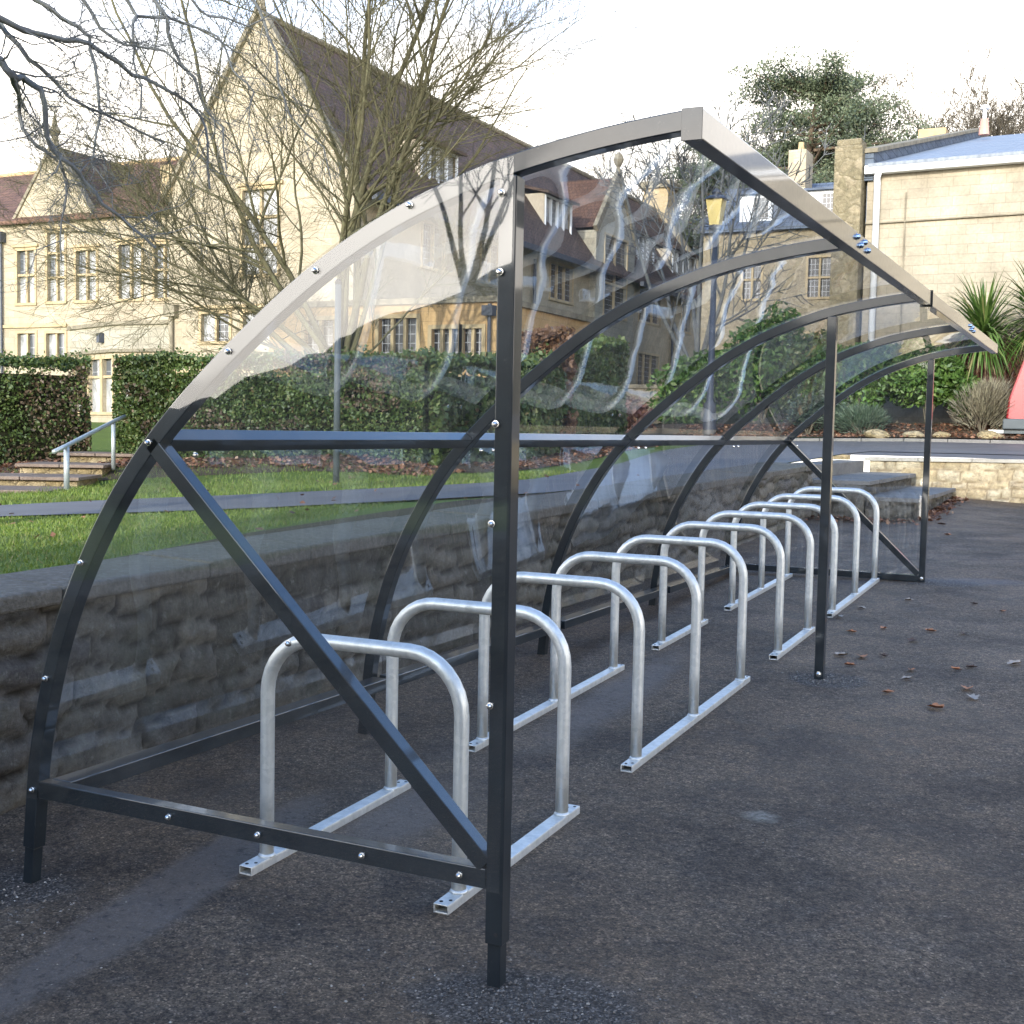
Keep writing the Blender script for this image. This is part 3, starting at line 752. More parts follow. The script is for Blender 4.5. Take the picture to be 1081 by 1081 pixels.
for i, (x, y) in enumerate(LV):
    kind = 'pale' if i in pale else ('dark' if i in (3, 6, 11, 16, 20, 24) else 'orange')
    a = random.uniform(0, 6.28); s = random.uniform(.026, .044); b = MB(); g = Gy(x, y)
    n = 14; ring = []
    for k in range(n):
        t = 2 * math.pi * k / n
        r = s * (1 + .28 * math.cos(5 * t + i)) * (1.25 if k == 0 else 1)
        px, py = r * math.cos(t), r * .72 * math.sin(t)
        z = .006 + .5 * abs(py) + .25 * max(0, px) * random.uniform(.2, 1)
        ring.append((x + px * math.cos(a) - py * math.sin(a), y + px * math.sin(a) + py * math.cos(a), g + z))
    c = len(b.v); b.v.append((x, y, g + .004)); b.v += ring
    for k in range(n): b.f.append((c, c + 1 + k, c + 1 + (k + 1) % n))
    o = b.build('fallen_leaf', leafcols[kind], smooth=True)
    tag(o, {'orange': 'curled orange brown fallen leaf lying on the dark asphalt right of the shelter', 'dark': 'small dark brown fallen leaf lying on the dark asphalt right of the shelter', 'pale': 'pale bleached fallen leaf lying on the dark asphalt right of the shelter'}[kind], 'leaf', {'orange': 'orange brown leaves on the yard', 'dark': 'dark brown leaves on the yard', 'pale': 'pale leaves on the yard'}[kind])

def stones(name, label, fp, n, smin, smax, mat):
    b = MB(); rnd = random.random
    for _ in range(n):
        x, y = fp(); s_ = smin + (smax - smin) * rnd() ** 2; g = Gy(x, y) + s_ * .25; k = len(b.v); a = rnd() * 3.14; ca, sa = math.cos(a), math.sin(a)
        for (dx, dy, dz) in ((1, 0, 0), (.2, .8, .1), (-.9, .2, 0), (-.1, -.8, .05), (.1, .05, .75)):
            dx *= s_ * (.7 + .6 * rnd()); dy *= s_ * (.7 + .6 * rnd()); dz *= s_ * (.7 + .6 * rnd())
            b.v.append((x + dx * ca - dy * sa, y + dx * sa + dy * ca, g + dz))
        b.f += [(k, k+1, k+4), (k+1, k+2, k+4), (k+2, k+3, k+4), (k+3, k, k+4)]
    return tag(b.build(name, mat), label, 'gravel', kind='stuff')
def g_(cx, cy, sx, sy): return lambda: (random.gauss(cx, sx), random.gauss(cy, sy))
M['grit'] = m_leaf('loose_tarmac_grit', [(0, (.06, .053, .047)), (.5, (.12, .105, .09)), (.85, (.19, .17, .145)), (1, (.36, .33, .28))], .8, 0)
stones('gravel', 'loose dark chippings heaped round the foot of the nearest post', g_(1.82, -.08, .24, .12), 1100, .002, .007, M['grit'])
stones('gravel', 'loose dark chippings round the rear foot of the near gable', g_(-.22, -.18, .30, .14), 1200, .002, .008, M['grit'])
stones('gravel', 'loose dark chippings at the foot of the middle post', g_(1.74, 4.0, .10, .09), 500, .004, .009, M['grit'])
stones('gravel', 'loose dark grit scattered over the foreground asphalt', lambda: (random.uniform(-.5, 3.2), random.uniform(-1.2, 5.0)), 3800, .0015, .0055, M['grit'])
def scatter_quads(b, pts, smin, smax, upbias=0.0, aspect=.7):
    for (x, y, z) in pts:
        s = random.uniform(smin, smax)
        n = Vector((random.gauss(0, 1), random.gauss(0, 1), random.gauss(0, 1) + upbias)).normalized()
        u = n.orthogonal().normalized(); a = random.uniform(0, 6.28)
        w = n.cross(u); p = u * math.cos(a) + w * math.sin(a); q = n.cross(p); c = Vector((x, y, z))
        b.quad(c - p * s, c - q * s * aspect, c + p * s, c + q * s * aspect)
    return b
def litter(name, label, fp, n, fz, smin=.02, smax=.045, kind='stuff'):
    b = MB(); pts = []
    for _ in range(n):
        x, y = fp(); pts.append((x, y, fz(x, y) + random.uniform(.01, .04)))
    scatter_quads(b, pts, smin, smax, 2.5)
    o = b.build(name, M['litter']); tag(o, label, 'leaf litter', kind='stuff'); return o
litter('leaf_litter', 'russet leaf litter piled at the foot of the yard steps', lambda: (max(-.38, random.gauss(.2, .35)), 13.22 - abs(random.gauss(0, .18))), 260, Gy)
litter('leaf_litter', 'russet leaf litter along the lower tread of the yard steps', lambda: (.90 + abs(random.gauss(0, .09)), random.uniform(13.3, 17.2)), 420, Gy)
def lb():
    t = random.random()
    if t < .5: x = random.uniform(-10.3, -4.8); return x, random.uniform(10.9, 12.0) - (.0 if x > -8 else .1)
    if t < .8: x = random.uniform(-14, -10.4); return x, 10.4 + (x + 12) * .55 + random.uniform(-1.0, .9)
    y = random.uniform(12.5, 22); return -4.9 - max(0, (y - 15) * .17) + random.gauss(0, .25), y
litter('leaf_litter', 'brown leaf litter on the bank under the clipped hedges', lb, 6500, Uz, .025, .05)
litter('leaf_litter', 'brown leaf litter over the planting bed in front of the hall', lambda: (random.uniform(-7, 4), random.uniform(26.6, 28.2)), 3500, bedz, .03, .06)
litter('leaf_litter', 'scattered brown leaves on the sunlit lawn', lambda: (random.uniform(-9, -1.3), random.uniform(0, 10.5)), 110, Uz, .02, .04)
# grass blades on the lawn strip near the wall
def near_edge(x):      # near edge of the path
    P = [(-16, -2.5), (-8, 2.2), (-4.92, 4.21), (-3.47, 4.79), (-2.2, 5.81), (-1.3, 6.9), (-.9, 8)]
    for i in range(len(P) - 1):
        if P[i][0] <= x <= P[i+1][0]: return P[i][1] + (P[i+1][1] - P[i][1]) * (x - P[i][0]) / (P[i+1][0] - P[i][0])
    return 99
def far_edge(x):
    P = [(-17, .5), (-9, 4.3), (-6.49, 5.61), (-5.15, 6.75), (-3.7, 7.96), (-2.95, 8.85), (-2.6, 9.7)]
    for i in range(len(P) - 1):
        if P[i][0] <= x <= P[i+1][0]: return P[i][1] + (P[i+1][1] - P[i][1]) * (x - P[i][0]) / (P[i+1][0] - P[i][0])
    return 99
b = MB(); cnt = 0
while cnt < 42000:
    x = random.uniform(-8.5, -1.15); y = random.uniform(0.3, 7.2)
    if y > near_edge(x) - .03 or x > -1.12 - .21 * max(0, min(y, 5.9) - .8) + random.gauss(0, .05): continue
    g = Uz(x, y); h = random.uniform(.012, .030); a = random.uniform(0, 6.28); w = .0035 + .0006 * abs(x)
    dx, dy = math.cos(a), math.sin(a); lx, ly = random.gauss(0, .012), random.gauss(0, .012)
    n = len(b.v); b.v += [(x - dx*w, y - dy*w, g), (x + dx*w, y + dy*w, g), (x + lx, y + ly, g + h)]; b.f.append((n, n+1, n+2)); cnt += 1
cnt = 0
while cnt < 26000:
    x = random.uniform(-12, -2.9); y = random.uniform(3.0, 12)
    q = (Vector((x, y)) - HA).dot(HN)
    if y < far_edge(x) + .05 or q < .9 + .5 * fbm(x, y, 0, .8): continue
    g = Uz(x, y); h = random.uniform(.025, .06); a = random.uniform(0, 6.28); w = .007
    dx, dy = math.cos(a), math.sin(a); lx, ly = random.gauss(0, .02), random.gauss(0, .02)
    n = len(b.v); b.v += [(x - dx*w, y - dy*w, g), (x + dx*w, y + dy*w, g), (x + lx, y + ly, g + h)]; b.f.append((n, n+1, n+2)); cnt += 1
tag(b.build('grass', M['blade']), 'short bright green grass on the raised lawn behind the wall', 'grass', kind='stuff')

# ------------------------------------------------------------------ garden steps and handrail (left)
gs_ = thing('garden_steps', 'four stone garden steps rising to the gap between the clipped hedges', 'steps', (-9.2, 9, .2))
E_ = Vector((.88, .47, 0)); Dp = Vector((-.47, .88, 0))
for (pr_, wl, zt) in (((-8.66, 8.30), 2.3, .32), ((-9.12, 9.24), 1.55, .44), ((-9.72, 10.3), 1.25, .565), ((-10.15, 11.35), 1.15, .70)):
    p = Vector((pr_[0], pr_[1], 0)); c = p - E_ * wl / 2 + Dp * .5
    b = MB(); b.obox((c.x, c.y, zt - .19), E_ * (wl / 2 - .05), Dp * .46, (0, 0, .145)); b.build('riser', M['rubble_yellow'], gs_)
    b = MB(); k = 0
    nsl = 2
    for j in range(nsl):
        cc = p - E_ * wl * (j + .5) / nsl + Dp * .48
        b.obox((cc.x, cc.y, zt - .022), E_ * (wl / nsl / 2 - .006), Dp * .52, (0, 0, .022))
    b.build('tread', M['stepslab'], gs_, bevel=.006)
hr = thing('handrail', 'pale metal handrail rising beside the garden steps', 'handrail', (-8.70, 8.60, .3))
MB().tube([(-8.70, 8.60, .2), (-8.70, 8.60, .86)], .035, 10).build('post', M['rail'], hr, smooth=True)
MB().tube([(-8.55, 8.25, .80), (-8.70, 8.60, .87), (-9.8, 10.6, 1.20), (-10.1, 11.1, 1.26)], .028, 10).build('rail', M['rail'], hr, smooth=True)
MB().tube([(-9.75, 10.5, .5), (-9.75, 10.5, 1.17)], .03, 10).build('post', M['rail'], hr, smooth=True)

# ------------------------------------------------------------------ hedges
def hedge(name, label, pts_front, depth, ztops, n, mats, cat='hedge', leaf=(.020, .038), rough=.10):
    """pts_front polyline left->right; depth to the back (left normal); ztops heights along"""
    root = thing(name, label, cat, (pts_front[0][0], pts_front[0][1], Uz(*pts_front[0])))
    P = [Vector(p) for p in pts_front]; S = [0]
    for i in range(len(P) - 1): S.append(S[-1] + (P[i+1] - P[i]).length)
    def at(s):
        for i in range(len(P) - 1):
            if s <= S[i+1] or i == len(P) - 2:
                k = (s - S[i]) / (S[i+1] - S[i]); d = (P[i+1] - P[i]).normalized()
                return P[i].lerp(P[i+1], k), Vector((-d.y, d.x)), ztops[i] + (ztops[i+1] - ztops[i]) * k
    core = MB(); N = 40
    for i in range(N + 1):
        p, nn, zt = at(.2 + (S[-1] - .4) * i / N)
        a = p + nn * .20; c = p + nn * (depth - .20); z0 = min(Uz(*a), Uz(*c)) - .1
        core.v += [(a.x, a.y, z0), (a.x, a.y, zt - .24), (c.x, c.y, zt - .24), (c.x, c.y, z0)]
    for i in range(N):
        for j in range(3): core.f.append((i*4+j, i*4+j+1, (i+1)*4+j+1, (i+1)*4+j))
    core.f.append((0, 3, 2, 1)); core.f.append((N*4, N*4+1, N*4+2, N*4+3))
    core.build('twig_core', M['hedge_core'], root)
    mbs = [MB() for _ in mats]
    Hh = ztops[0] - Uz(*pts_front[0]); aF = S[-1] * Hh; aT = S[-1] * depth; aE = depth * Hh
    for _ in range(n):
        t = random.random() * (aF + aT + 2 * aE)
        if t < aF:
            s = random.uniform(0, S[-1]); p, nn, zt = at(s); z0 = Uz(p.x, p.y); h = random.random()
            z = z0 + .03 + (zt - z0) * h; bul = rough * (fbm(s * 1.3, z * 1.5, 4) + .6 * fbm(s * 4, z * 4, 8))
            edge = .10 * max(0, h - .85) / .15
            q = p + nn * (bul + edge + abs(random.gauss(0, .035)) + .03); x, y = q
        elif t < aF + aT:
            s = random.uniform(0, S[-1]); p, nn, zt = at(s); k = random.random(); q = p + nn * depth * k
            z = zt + rough * 1.1 * fbm(q.x * 1.4, q.y * 1.4, 2) + rough * .5 * fbm(q.x * 5, q.y * 5, 2) + random.gauss(0, .03) - .02; x, y = q
            if random.random() < .08: z += random.uniform(.02, .12)
        else:
            e = 0 if random.random() < .5 else S[-1]; p, nn, zt = at(e); k = random.random(); q = p + nn * depth * k
            dd = (P[1] - P[0]).normalized() if e == 0 else (P[-1] - P[-2]).normalized()
            z0 = Uz(q.x, q.y); z = z0 + (zt - z0) * random.random(); q = q + dd * ((1 if e == 0 else -1) * (.03 + abs(random.gauss(0, .03))) + rough * fbm(k * 2, z * 2, 3)); x, y = q
        mi = 0
        if len(mats) > 1:
            mi = mats[1][1](x, y, z)
        scatter_quads(mbs[mi], [(x, y, z)], leaf[0], leaf[1])
    mm = [mats[0]] + [m_[0] for m_ in mats[1:]]
    for m_, q in zip(mm, mbs):
        if q.f: q.build('foliage', M[m_], root, label=('brown dying foliage' if m_ == 'hedge_brown' else None))
    return root
hedge('hedge', 'clipped dark green hedge with a large brown patch, left of the garden steps', [(-16.5, 8.4), (-12.7, 10.6), (-11.55, 11.9)], 1.9, [2.16, 2.14, 2.13], 33000,
      ['hedge', ('hedge_brown', lambda x, y, z: 1 if (y > 11.2 + .5 * fbm(x * 2, z * 2, 1) and z < 1.98 + .15 * fbm(x * 3, y * 3, 0) and random.random() < .55) else 0)])
hedge('hedge', 'long clipped green hedge seen through the near end of the shelter', [(-10.55, 11.3), (-7.2, 11.35), (-5.5, 11.95)], 1.3, [2.14, 2.10, 2.14], 46000, ['hedge', ('hedge_brown', lambda x, y, z: 1 if (fbm(x * 1.2, z * 2.2, 5) > .22 and random.random() < .5) else 0)])
hedge('hedge', 'tall green hedge running back beside the drive, behind the clipped hedge', [(-5.35, 12.1), (-5.25, 15.3), (-6.3, 22.0)], 1.2, [2.14, 2.25, 3.1], 20000, ['hedge'], leaf=(.04, .07))
hedge('beech_hedge', 'russet brown beech hedge rising behind the green clipped hedge', [(-6.5, 16.4), (-5.4, 16.9)], 1.0, [2.85, 2.8], 7000, ['beech'], leaf=(.04, .07), rough=.2)

# ------------------------------------------------------------------ trees
def rvec(): return Vector((random.gauss(0, 1), random.gauss(0, 1), random.gauss(0, 1))).normalized()
def limb(b, p, d, L, r, lvl, up=.05, wander=.22, kids=(4, 7), sides=None, minr=.004, spread=(.45, .95), rend=.3, twigs=None):
    n = max(3, int(L / .35)) if lvl > 0 else 3
    n = min(n, 12); pts = [p.copy()]; rad = [r]; d = d.normalized(); q = p.copy()
    for i in range(n):
        d = (d + rvec() * wander * (1 if lvl else 1.3) + Vector((0, 0, up))).normalized(); q = q + d * (L / n)
        pts.append(q.copy()); rad.append(max(minr * .6, r * (1 - (1 - rend) * (i + 1) / n)))
    k = sides[lvl] if sides else (3, 4, 5, 6, 8)[min(lvl, 4)]
    b.tube(pts, rad, k, cap=False)
    if lvl == 0: return
    m = random.randint(*kids)
    for j in range(m):
        t = random.uniform(.2, 1.0); i = min(n - 1, int(t * n)); f = t * n - i
        pos = pts[i].lerp(pts[i+1], f); dd = (pts[i+1] - pts[i]).normalized()
        ax = dd.cross(rvec()).normalized(); ang = random.uniform(*spread)
        nd = (Matrix.Rotation(ang, 3, ax) @ dd)
        rr = max(minr, rad[i] * random.uniform(.4, .65)); LL = L * random.uniform(.35, .65) * (1 - .35 * t)
        limb(b, pos, nd, LL, rr, lvl - 1, up, wander, kids, sides, minr, spread, rend)
def bare_tree(name, label, base, h, r, bark, stems, lvl=3, spreadang=.5, up=.06, kids=(5, 8), minr=.006, group=None, cat='tree', wander=.2, seed=1, fork=.15, dirs=None):
    random.seed(seed)
    root = thing(name, label, cat, base, group); tb = MB(); cb = MB(); B = Vector(base)
    fk = B + Vector((0, 0, h * fork))
    if not dirs:
        dirs = []
        for i in range(stems):
            a = 2 * math.pi * (i + random.random() * .7) / stems; s = random.uniform(.25, 1) * spreadang
            dirs.append(((math.cos(a) * math.sin(s), math.sin(a) * math.sin(s), math.cos(s)), 1.0, 1.0))
    tb.tube([B - Vector((0, 0, .3)), B + Vector((0, 0, .15)), B.lerp(fk, .5) + Vector((.03, .02, 0)), fk], [r * 1.35, r * 1.1, r, r * .9], 10)
    tb.build('trunk', M[bark], root, smooth=True)
    for (d, Lk, rk) in dirs:
        s0 = fk + Vector((d[0], d[1], 0)) * r * .6 - Vector((0, 0, .15))
        limb(cb, s0, Vector(d), h * (1 - fork) * Lk * random.uniform(.9, 1.05), r * .52 * rk, lvl, up, wander * .55, kids, None, minr)
    cb.build('crown', M[bark], root, smooth=True)
    random.seed(seed + 1)
    return root
# the big many-stemmed tree in front of the gabled building
D = [((-.45, .05, .90), .95, 1), ((-.22, .25, .95), 1.05, 1.1), ((-.05, -.1, 1.0), 1.1, 1.2), ((.10, .1, 1.0), 1.1, 1.2), ((.28, -.1, .95), 1.0, 1), ((.34, .15, .9), .85, .8),
     ((-.72, -.1, .62), .85, .9), ((-.95, -.2, .40), .72, .75), ((-1.0, .1, .22), .62, .6), ((-.8, .35, .32), .62, .6), ((.15, -.4, .9), .9, .8), ((-.35, -.4, .85), .9, .9), ((.5, .1, .5), .40, .4), ((-.6, -.6, .45), .6, .55)]
bare_tree('multi_stem_tree', 'bare many-stemmed tree with lichened branches in front of the tall gable', (-12.6, 20.5, .75), 13.0, .15, 'bark', 0, 3, up=.035, kids=(10, 13), minr=.005, seed=12, fork=.13, dirs=D, wander=.26)
# near tree whose boughs hang into the picture from the left
random.seed(21)
nt_ = thing('overhanging_tree', 'bare dark tree whose drooping boughs hang in at the upper left', 'tree', (-4.3, .1, .4))
tb = MB(); tb.tube([(-4.3, .1, .2), (-4.28, .1, .6), (-4.25, .15, 1.6), (-4.2, .2, 3.0), (-4.15, .3, 4.2), (-4.0, .5, 5.2)], [.26, .21, .18, .16, .14, .11], 12); tb.build('trunk', M['bark_near'], nt_, smooth=True)
BR = {
'B1': (.030, [(-4.15, .3, 3.9), (-3.4, .4, 3.85), (-2.57, 0.61, 3.64), (-2.45, 1.36, 3.43), (-2.25, 1.87, 3.29), (-2.22, 2.01, 3.26), (-2.14, 2.21, 3.26), (-2.03, 2.28, 3.25), (-1.98, 2.37, 3.2), (-1.99, 2.57, 3.15), (-1.88, 2.63, 3.11), (-1.81, 2.75, 3.06), (-1.81, 2.94, 2.99), (-1.74, 2.92, 2.83), (-1.75, 2.95, 2.57)]),
'B2': (.026, [(-4.1, .4, 4.1), (-3.3, .8, 3.9), (-2.53, 1.43, 3.47), (-2.36, 1.97, 3.31), (-2.26, 2.01, 3.19), (-2.26, 2.16, 3.11), (-2.23, 2.29, 3.02), (-2.16, 2.32, 2.96), (-2.12, 2.46, 2.93), (-2.03, 2.62, 2.87), (-1.89, 2.73, 2.8)]),
'B3': (.034, [(-4.2, .2, 3.5), (-3.3, .2, 3.75), (-2.32, 0.46, 3.54), (-2.15, 1.23, 3.17), (-1.98, 1.64, 2.98), (-1.93, 1.66, 2.91), (-2.0, 1.79, 2.94), (-1.92, 1.84, 2.88), (-1.93, 1.88, 2.72), (-1.93, 1.92, 2.6), (-1.87, 1.99, 2.53), (-1.86, 2.07, 2.46), (-1.77, 2.11, 2.34), (-1.73, 2.29, 2.24), (-1.64, 2.37, 2.14)]),
'B3b': (.018, [(-1.93, 1.66, 2.91), (-2.2, 1.95, 2.92), (-2.48, 2.21, 2.90), (-2.37, 2.19, 2.74), (-2.34, 2.27, 2.69), (-2.31, 2.34, 2.66), (-2.36, 2.44, 2.57), (-2.31, 2.39, 2.48), (-2.33, 2.37, 2.33), (-2.29, 2.33, 2.09)]),
'B4': (.024, [(-4.05, .5, 4.6), (-3.5, 1.1, 4.5), (-2.92, 1.73, 4.02), (-2.59, 2.43, 3.6), (-2.52, 2.55, 3.53), (-2.5, 2.66, 3.51), (-2.46, 2.72, 3.46), (-2.47, 2.77, 3.32), (-2.43, 2.76, 3.12), (-2.44, 2.79, 3.03), (-2.44, 2.74, 2.85), (-2.46, 2.73, 2.73), (-2.39, 2.76, 2.63)]),
'B5': (.022, [(-4.05, .5, 4.8), (-3.4, 1.5, 4.8), (-2.84, 2.41, 4.27), (-2.67, 2.88, 3.75), (-2.62, 2.97, 3.6), (-2.56, 3.06, 3.54), (-2.48, 3.11, 3.52), (-2.4, 3.29, 3.53), (-2.32, 3.29, 3.47), (-2.32, 3.43, 3.43)]),
'B6': (.026, [(-4.0, .5, 5.0), (-3.6, 1.8, 5.2), (-3.07, 3.06, 4.67), (-2.69, 3.53, 3.95), (-2.62, 3.57, 3.84), (-2.66, 3.67, 3.68), (-2.64, 3.72, 3.59), (-2.51, 3.71, 3.48), (-2.53, 3.83, 3.32), (-2.42, 3.89, 3.19), (-2.37, 3.87, 2.9)]),
'B7': (.020, [(-3.6, 1.8, 5.2), (-2.96, 2.95, 4.61), (-2.75, 3.34, 3.9), (-2.73, 3.4, 3.82), (-2.66, 3.29, 3.65), (-2.7, 3.34, 3.52), (-2.62, 3.33, 3.35), (-2.67, 3.37, 3.15)]),
'B7b': (.016, [(-2.74, 3.38, 3.85), (-2.82, 3.5, 3.86), (-2.76, 3.73, 3.91), (-2.62, 3.97, 3.87), (-2.54, 3.98, 3.83), (-2.53, 4.09, 3.7), (-2.44, 4.07, 3.58), (-2.35, 4.13, 3.48), (-2.4, 4.14, 3.27), (-2.3, 4.15, 3.07)]),
'B8': (.016, [(-3.6, 2.2, 5.2), (-3.15, 3.46, 4.85), (-2.78, 4.0, 4.11), (-2.73, 4.11, 4.03), (-2.53, 4.29, 3.99), (-2.42, 4.45, 4.13), (-2.4, 4.65, 4.3)]),
'B9': (.020, [(-3.6, 1.9, 5.2), (-3.11, 3.96, 5.04), (-2.71, 4.58, 4.28), (-2.65, 4.63, 4.14), (-2.55, 4.65, 3.91), (-2.53, 4.65, 3.68), (-2.48, 4.72, 3.47), (-2.32, 4.93, 3.27), (-2.27, 4.96, 3.03)])}
cb = MB()
for k, (r, P) in BR.items():
    P = [Vector(p) for p in P]; n = len(P)
    pts = [P[0]]
    for i in range(n - 1):
        mid = P[i].lerp(P[i+1], .5) + rvec() * .018 * min(1, (P[i+1] - P[i]).length / .2); pts += [mid, P[i+1]]
    m = len(pts); rad = [r * .78 * (1 - .74 * (i / (m - 1))) for i in range(m)]
    cb.tube(pts, rad, 6, cap=False)
    for i in range(5, m - 1):
        for _ in range(1 if random.random() < .9 else 2):
            d = (pts[i+1] - pts[i]).normalized(); ax = d.cross(rvec()).normalized()
            nd = Matrix.Rotation(random.uniform(.5, 1.2), 3, ax) @ d + Vector((.15, .1, -.05))
            limb(cb, pts[i], nd, random.uniform(.18, .55), max(.0035, rad[i] * .32), 2, up=-.02, wander=.6, kids=(3, 5), minr=.0017, spread=(.4, 1.1))
cb.build('branches', M['bark_near'], nt_, smooth=True)

# far trees
bare_tree('bare_tree', 'small bare tree in front of the stone house seen through the far bays', (-8.3, 33, 1.3), 8.2, .16, 'bark_near', 7, 3, .8, kids=(4, 6), minr=.02, seed=31, fork=.22)
def scatter_disc(cx, cy, r):
    a = random.uniform(0, 6.28); q = r * math.sqrt(random.random()); return cx + q * math.cos(a), cy + q * math.sin(a)
far_specs = [(-30, 88, 12), (-25.5, 92, 12.5), (-21, 86, 10.5), (-17.5, 84, 12.5), (-14.5, 83, 13.5), (-11.8, 82, 14.5), (-9.6, 84, 15.5), (-7, 88, 13.5), (-4.5, 88, 12.5), (-2.0, 90, 12.8), (.5, 90, 13.2), (3.0, 87, 15), (5.2, 86, 16.5), (7.6, 84, 17), (10, 88, 17)]
for i, (x, y, h) in enumerate(far_specs):
    labs = ['bare winter tree on the hillside behind the school roofs', 'bare winter tree on the hillside behind the stone house and pine', 'bare winter tree on the skyline above the hall roof']
    w = 0 if x < -18 else (1 if x < -6 else 2)
    bare_tree('bare_tree', labs[w], (x, y, Hz(x, y)), h, .2, 'bark_far', 9, 3, .85, kids=(6, 8), minr=.022, seed=50 + i, fork=.12, wander=.3, group=['bare trees behind the school', 'bare trees behind the stone house', 'bare trees above the hall'][w])

def pine(name, label, base, h, seed):
    random.seed(seed); root = thing(name, label, 'tree', base); B = Vector(base); tb = MB(); fb = MB()
    top = B + Vector((.6, 0, h)); tp = [B, B + Vector((.1, .1, h * .3)), B + Vector((-.1, 0, h * .6)), top]
    tb.tube(tp, [.45, .38, .28, .08], 8)
    for i in range(46):
        t = random.uniform(.30, 1.0); p = B.lerp(top, t); a = random.uniform(0, 6.28); L = (1.15 - t) * h * random.uniform(.40, .72) + 1.4
        if math.cos(a) < -.2: L *= 1.25
        d = Vector((math.cos(a), math.sin(a), random.uniform(.05, .35))).normalized(); pts = [p]; q = p.copy()
        for k in range(6):
            d = (d + rvec() * .15).normalized(); q = q + d * L / 6; pts.append(q.copy())
            if k >= 2 or t > .85:
                for c in range(random.randint(2, 3)):
                    cc = q + Vector((random.gauss(0, .5), random.gauss(0, .5), random.gauss(.15, .18))); R_ = random.uniform(.8, 1.45)
                    for _ in range(int(105 * R_)):
                        o_ = rvec() * R_ * random.random() ** .4; scatter_quads(fb, [(cc.x + o_.x, cc.y + o_.y, cc.z + o_.z * .42)], .06, .13, .6, .45)
        tb.tube(pts, [.12 - .015 * k for k in range(7)], 5, cap=False)
    tb.build('trunk', M['bark_pine'], root, smooth=True); fb.build('crown', M['pine'], root); return root
pine('pine_tree', 'large dark green pine with flat layered crown behind the stone house', (-15.0, 75, 8.5), 14.2, 77)
pine('pine_tree', 'lower dark pine spreading left of the large pine on the hillside', (-18.6, 77, 8.0), 11.0, 78)

# ------------------------------------------------------------------ shrubs, palms and bed rocks
def shrub(name, label, cx, cy, rx, ry, h, mat, n, leaf, seed, cat='shrub', mode='leaf', z0=None, lean=0):
    random.seed(seed); z = bedz(cx, cy) if z0 is None else z0; root = thing(name, label, cat, (cx, cy, z)); fb = MB(); tb = MB()
    lobes = [(random.gauss(0, .38) * rx, random.gauss(0, .38) * ry, random.uniform(.35, .8) * h, random.uniform(.28, .5)) for _ in range(9)]
    for i in range(10):
        a = random.uniform(0, 6.28); tb.tube([(cx, cy, z - .05), (cx + math.cos(a) * rx * .3, cy + math.sin(a) * ry * .3, z + h * .4), (cx + math.cos(a) * rx * .6, cy + math.sin(a) * ry * .6, z + h * .75)], [.02, .012, .006], 4)
    tb.build('stems', M['bark_far'], root)
    for _ in range(n):
        lx, ly, lz, lr = random.choice(lobes); o = rvec() * random.random() ** .35
        x = cx + lx + o.x * rx * lr * 1.5; y = cy + ly + o.y * ry * lr * 1.5; zz = z + max(.02, lz + o.z * h * lr * .9)
        if mode == 'leaf': scatter_quads(fb, [(x, y, zz)], leaf[0], leaf[1], .3, .45)
        else:
            d = Vector((x - cx, y - cy, (zz - z) * .9 + .1)).normalized() + rvec() * .35; d.normalize(); L = random.uniform(leaf[0], leaf[1]) * 3
            s = d.cross(rvec()).normalized() * leaf[0] * .22; p = Vector((x, y, zz)); q = p + d * L
            fb.v += [tuple(p - s), tuple(p + s), tuple(q)]; k = len(fb.v); fb.f.append((k-3, k-2, k-1))
    fb.build('foliage', M[mat], root); return root
shrub('shrub', 'large feathery green shrub filling the bed left of the far post', -2.7, 27.8, 1.25, .85, 1.95, 'shrub', 15000, (.05, .10), 1)
shrub('shrub', 'feathery green shrub behind the far post of the shelter', -1.0, 28.1, 1.0, .8, 1.9, 'shrub', 12000, (.05, .10), 2)
shrub('shrub', 'low blue green shrub at the front of the bed left of the far post', -2.3, 27.1, .9, .35, .6, 'lavender', 3000, (.04, .07), 3, mode='spike')
shrub('shrub', 'low dark green ground shrub at the left end of the planting bed', -3.6, 27.2, .8, .45, .9, 'lavender', 2600, (.04, .08), 4)
shrub('shrub', 'russet twiggy shrub under the palms, behind the dry grey one', .35, 28.4, .75, .5, 1.75, 'redtwig', 5000, (.04, .09), 5, mode='spike')
shrub('shrub', 'dry grey-green twiggy shrub beside the red van', .32, 27.3, .62, .45, 1.15, 'drytwig', 5200, (.04, .09), 6, mode='spike')
shrub('shrub', 'russet bare shrub left of the palms against the hall wall', -.25, 28.9, .5, .4, 2.0, 'redtwig', 2600, (.05, .10), 7, mode='spike')
shrub('shrub', 'bushy green shrub seen through the sheet above the middle rail', -5.2, 29, 1.3, .9, 2.9, 'shrub', 6500, (.07, .12), 8)
shrub('shrub', 'tall green shrub beside the lamp post', -7.3, 30, 1.1, .9, 2.4, 'shrub', 5000, (.07, .12), 9, z0=1.0)
shrub('shrub', 'rounded dark shrub at the back of the bed left of the hall', -3.9, 28.8, .9, .7, 2.2, 'hedge', 5000, (.06, .10), 10)
shrub('shrub', 'tangled brown shrub by the drive, left of the lamp post', -9.6, 27.5, 1.4, 1.0, 1.5, 'redtwig', 4200, (.06, .11), 12, z0=.85)
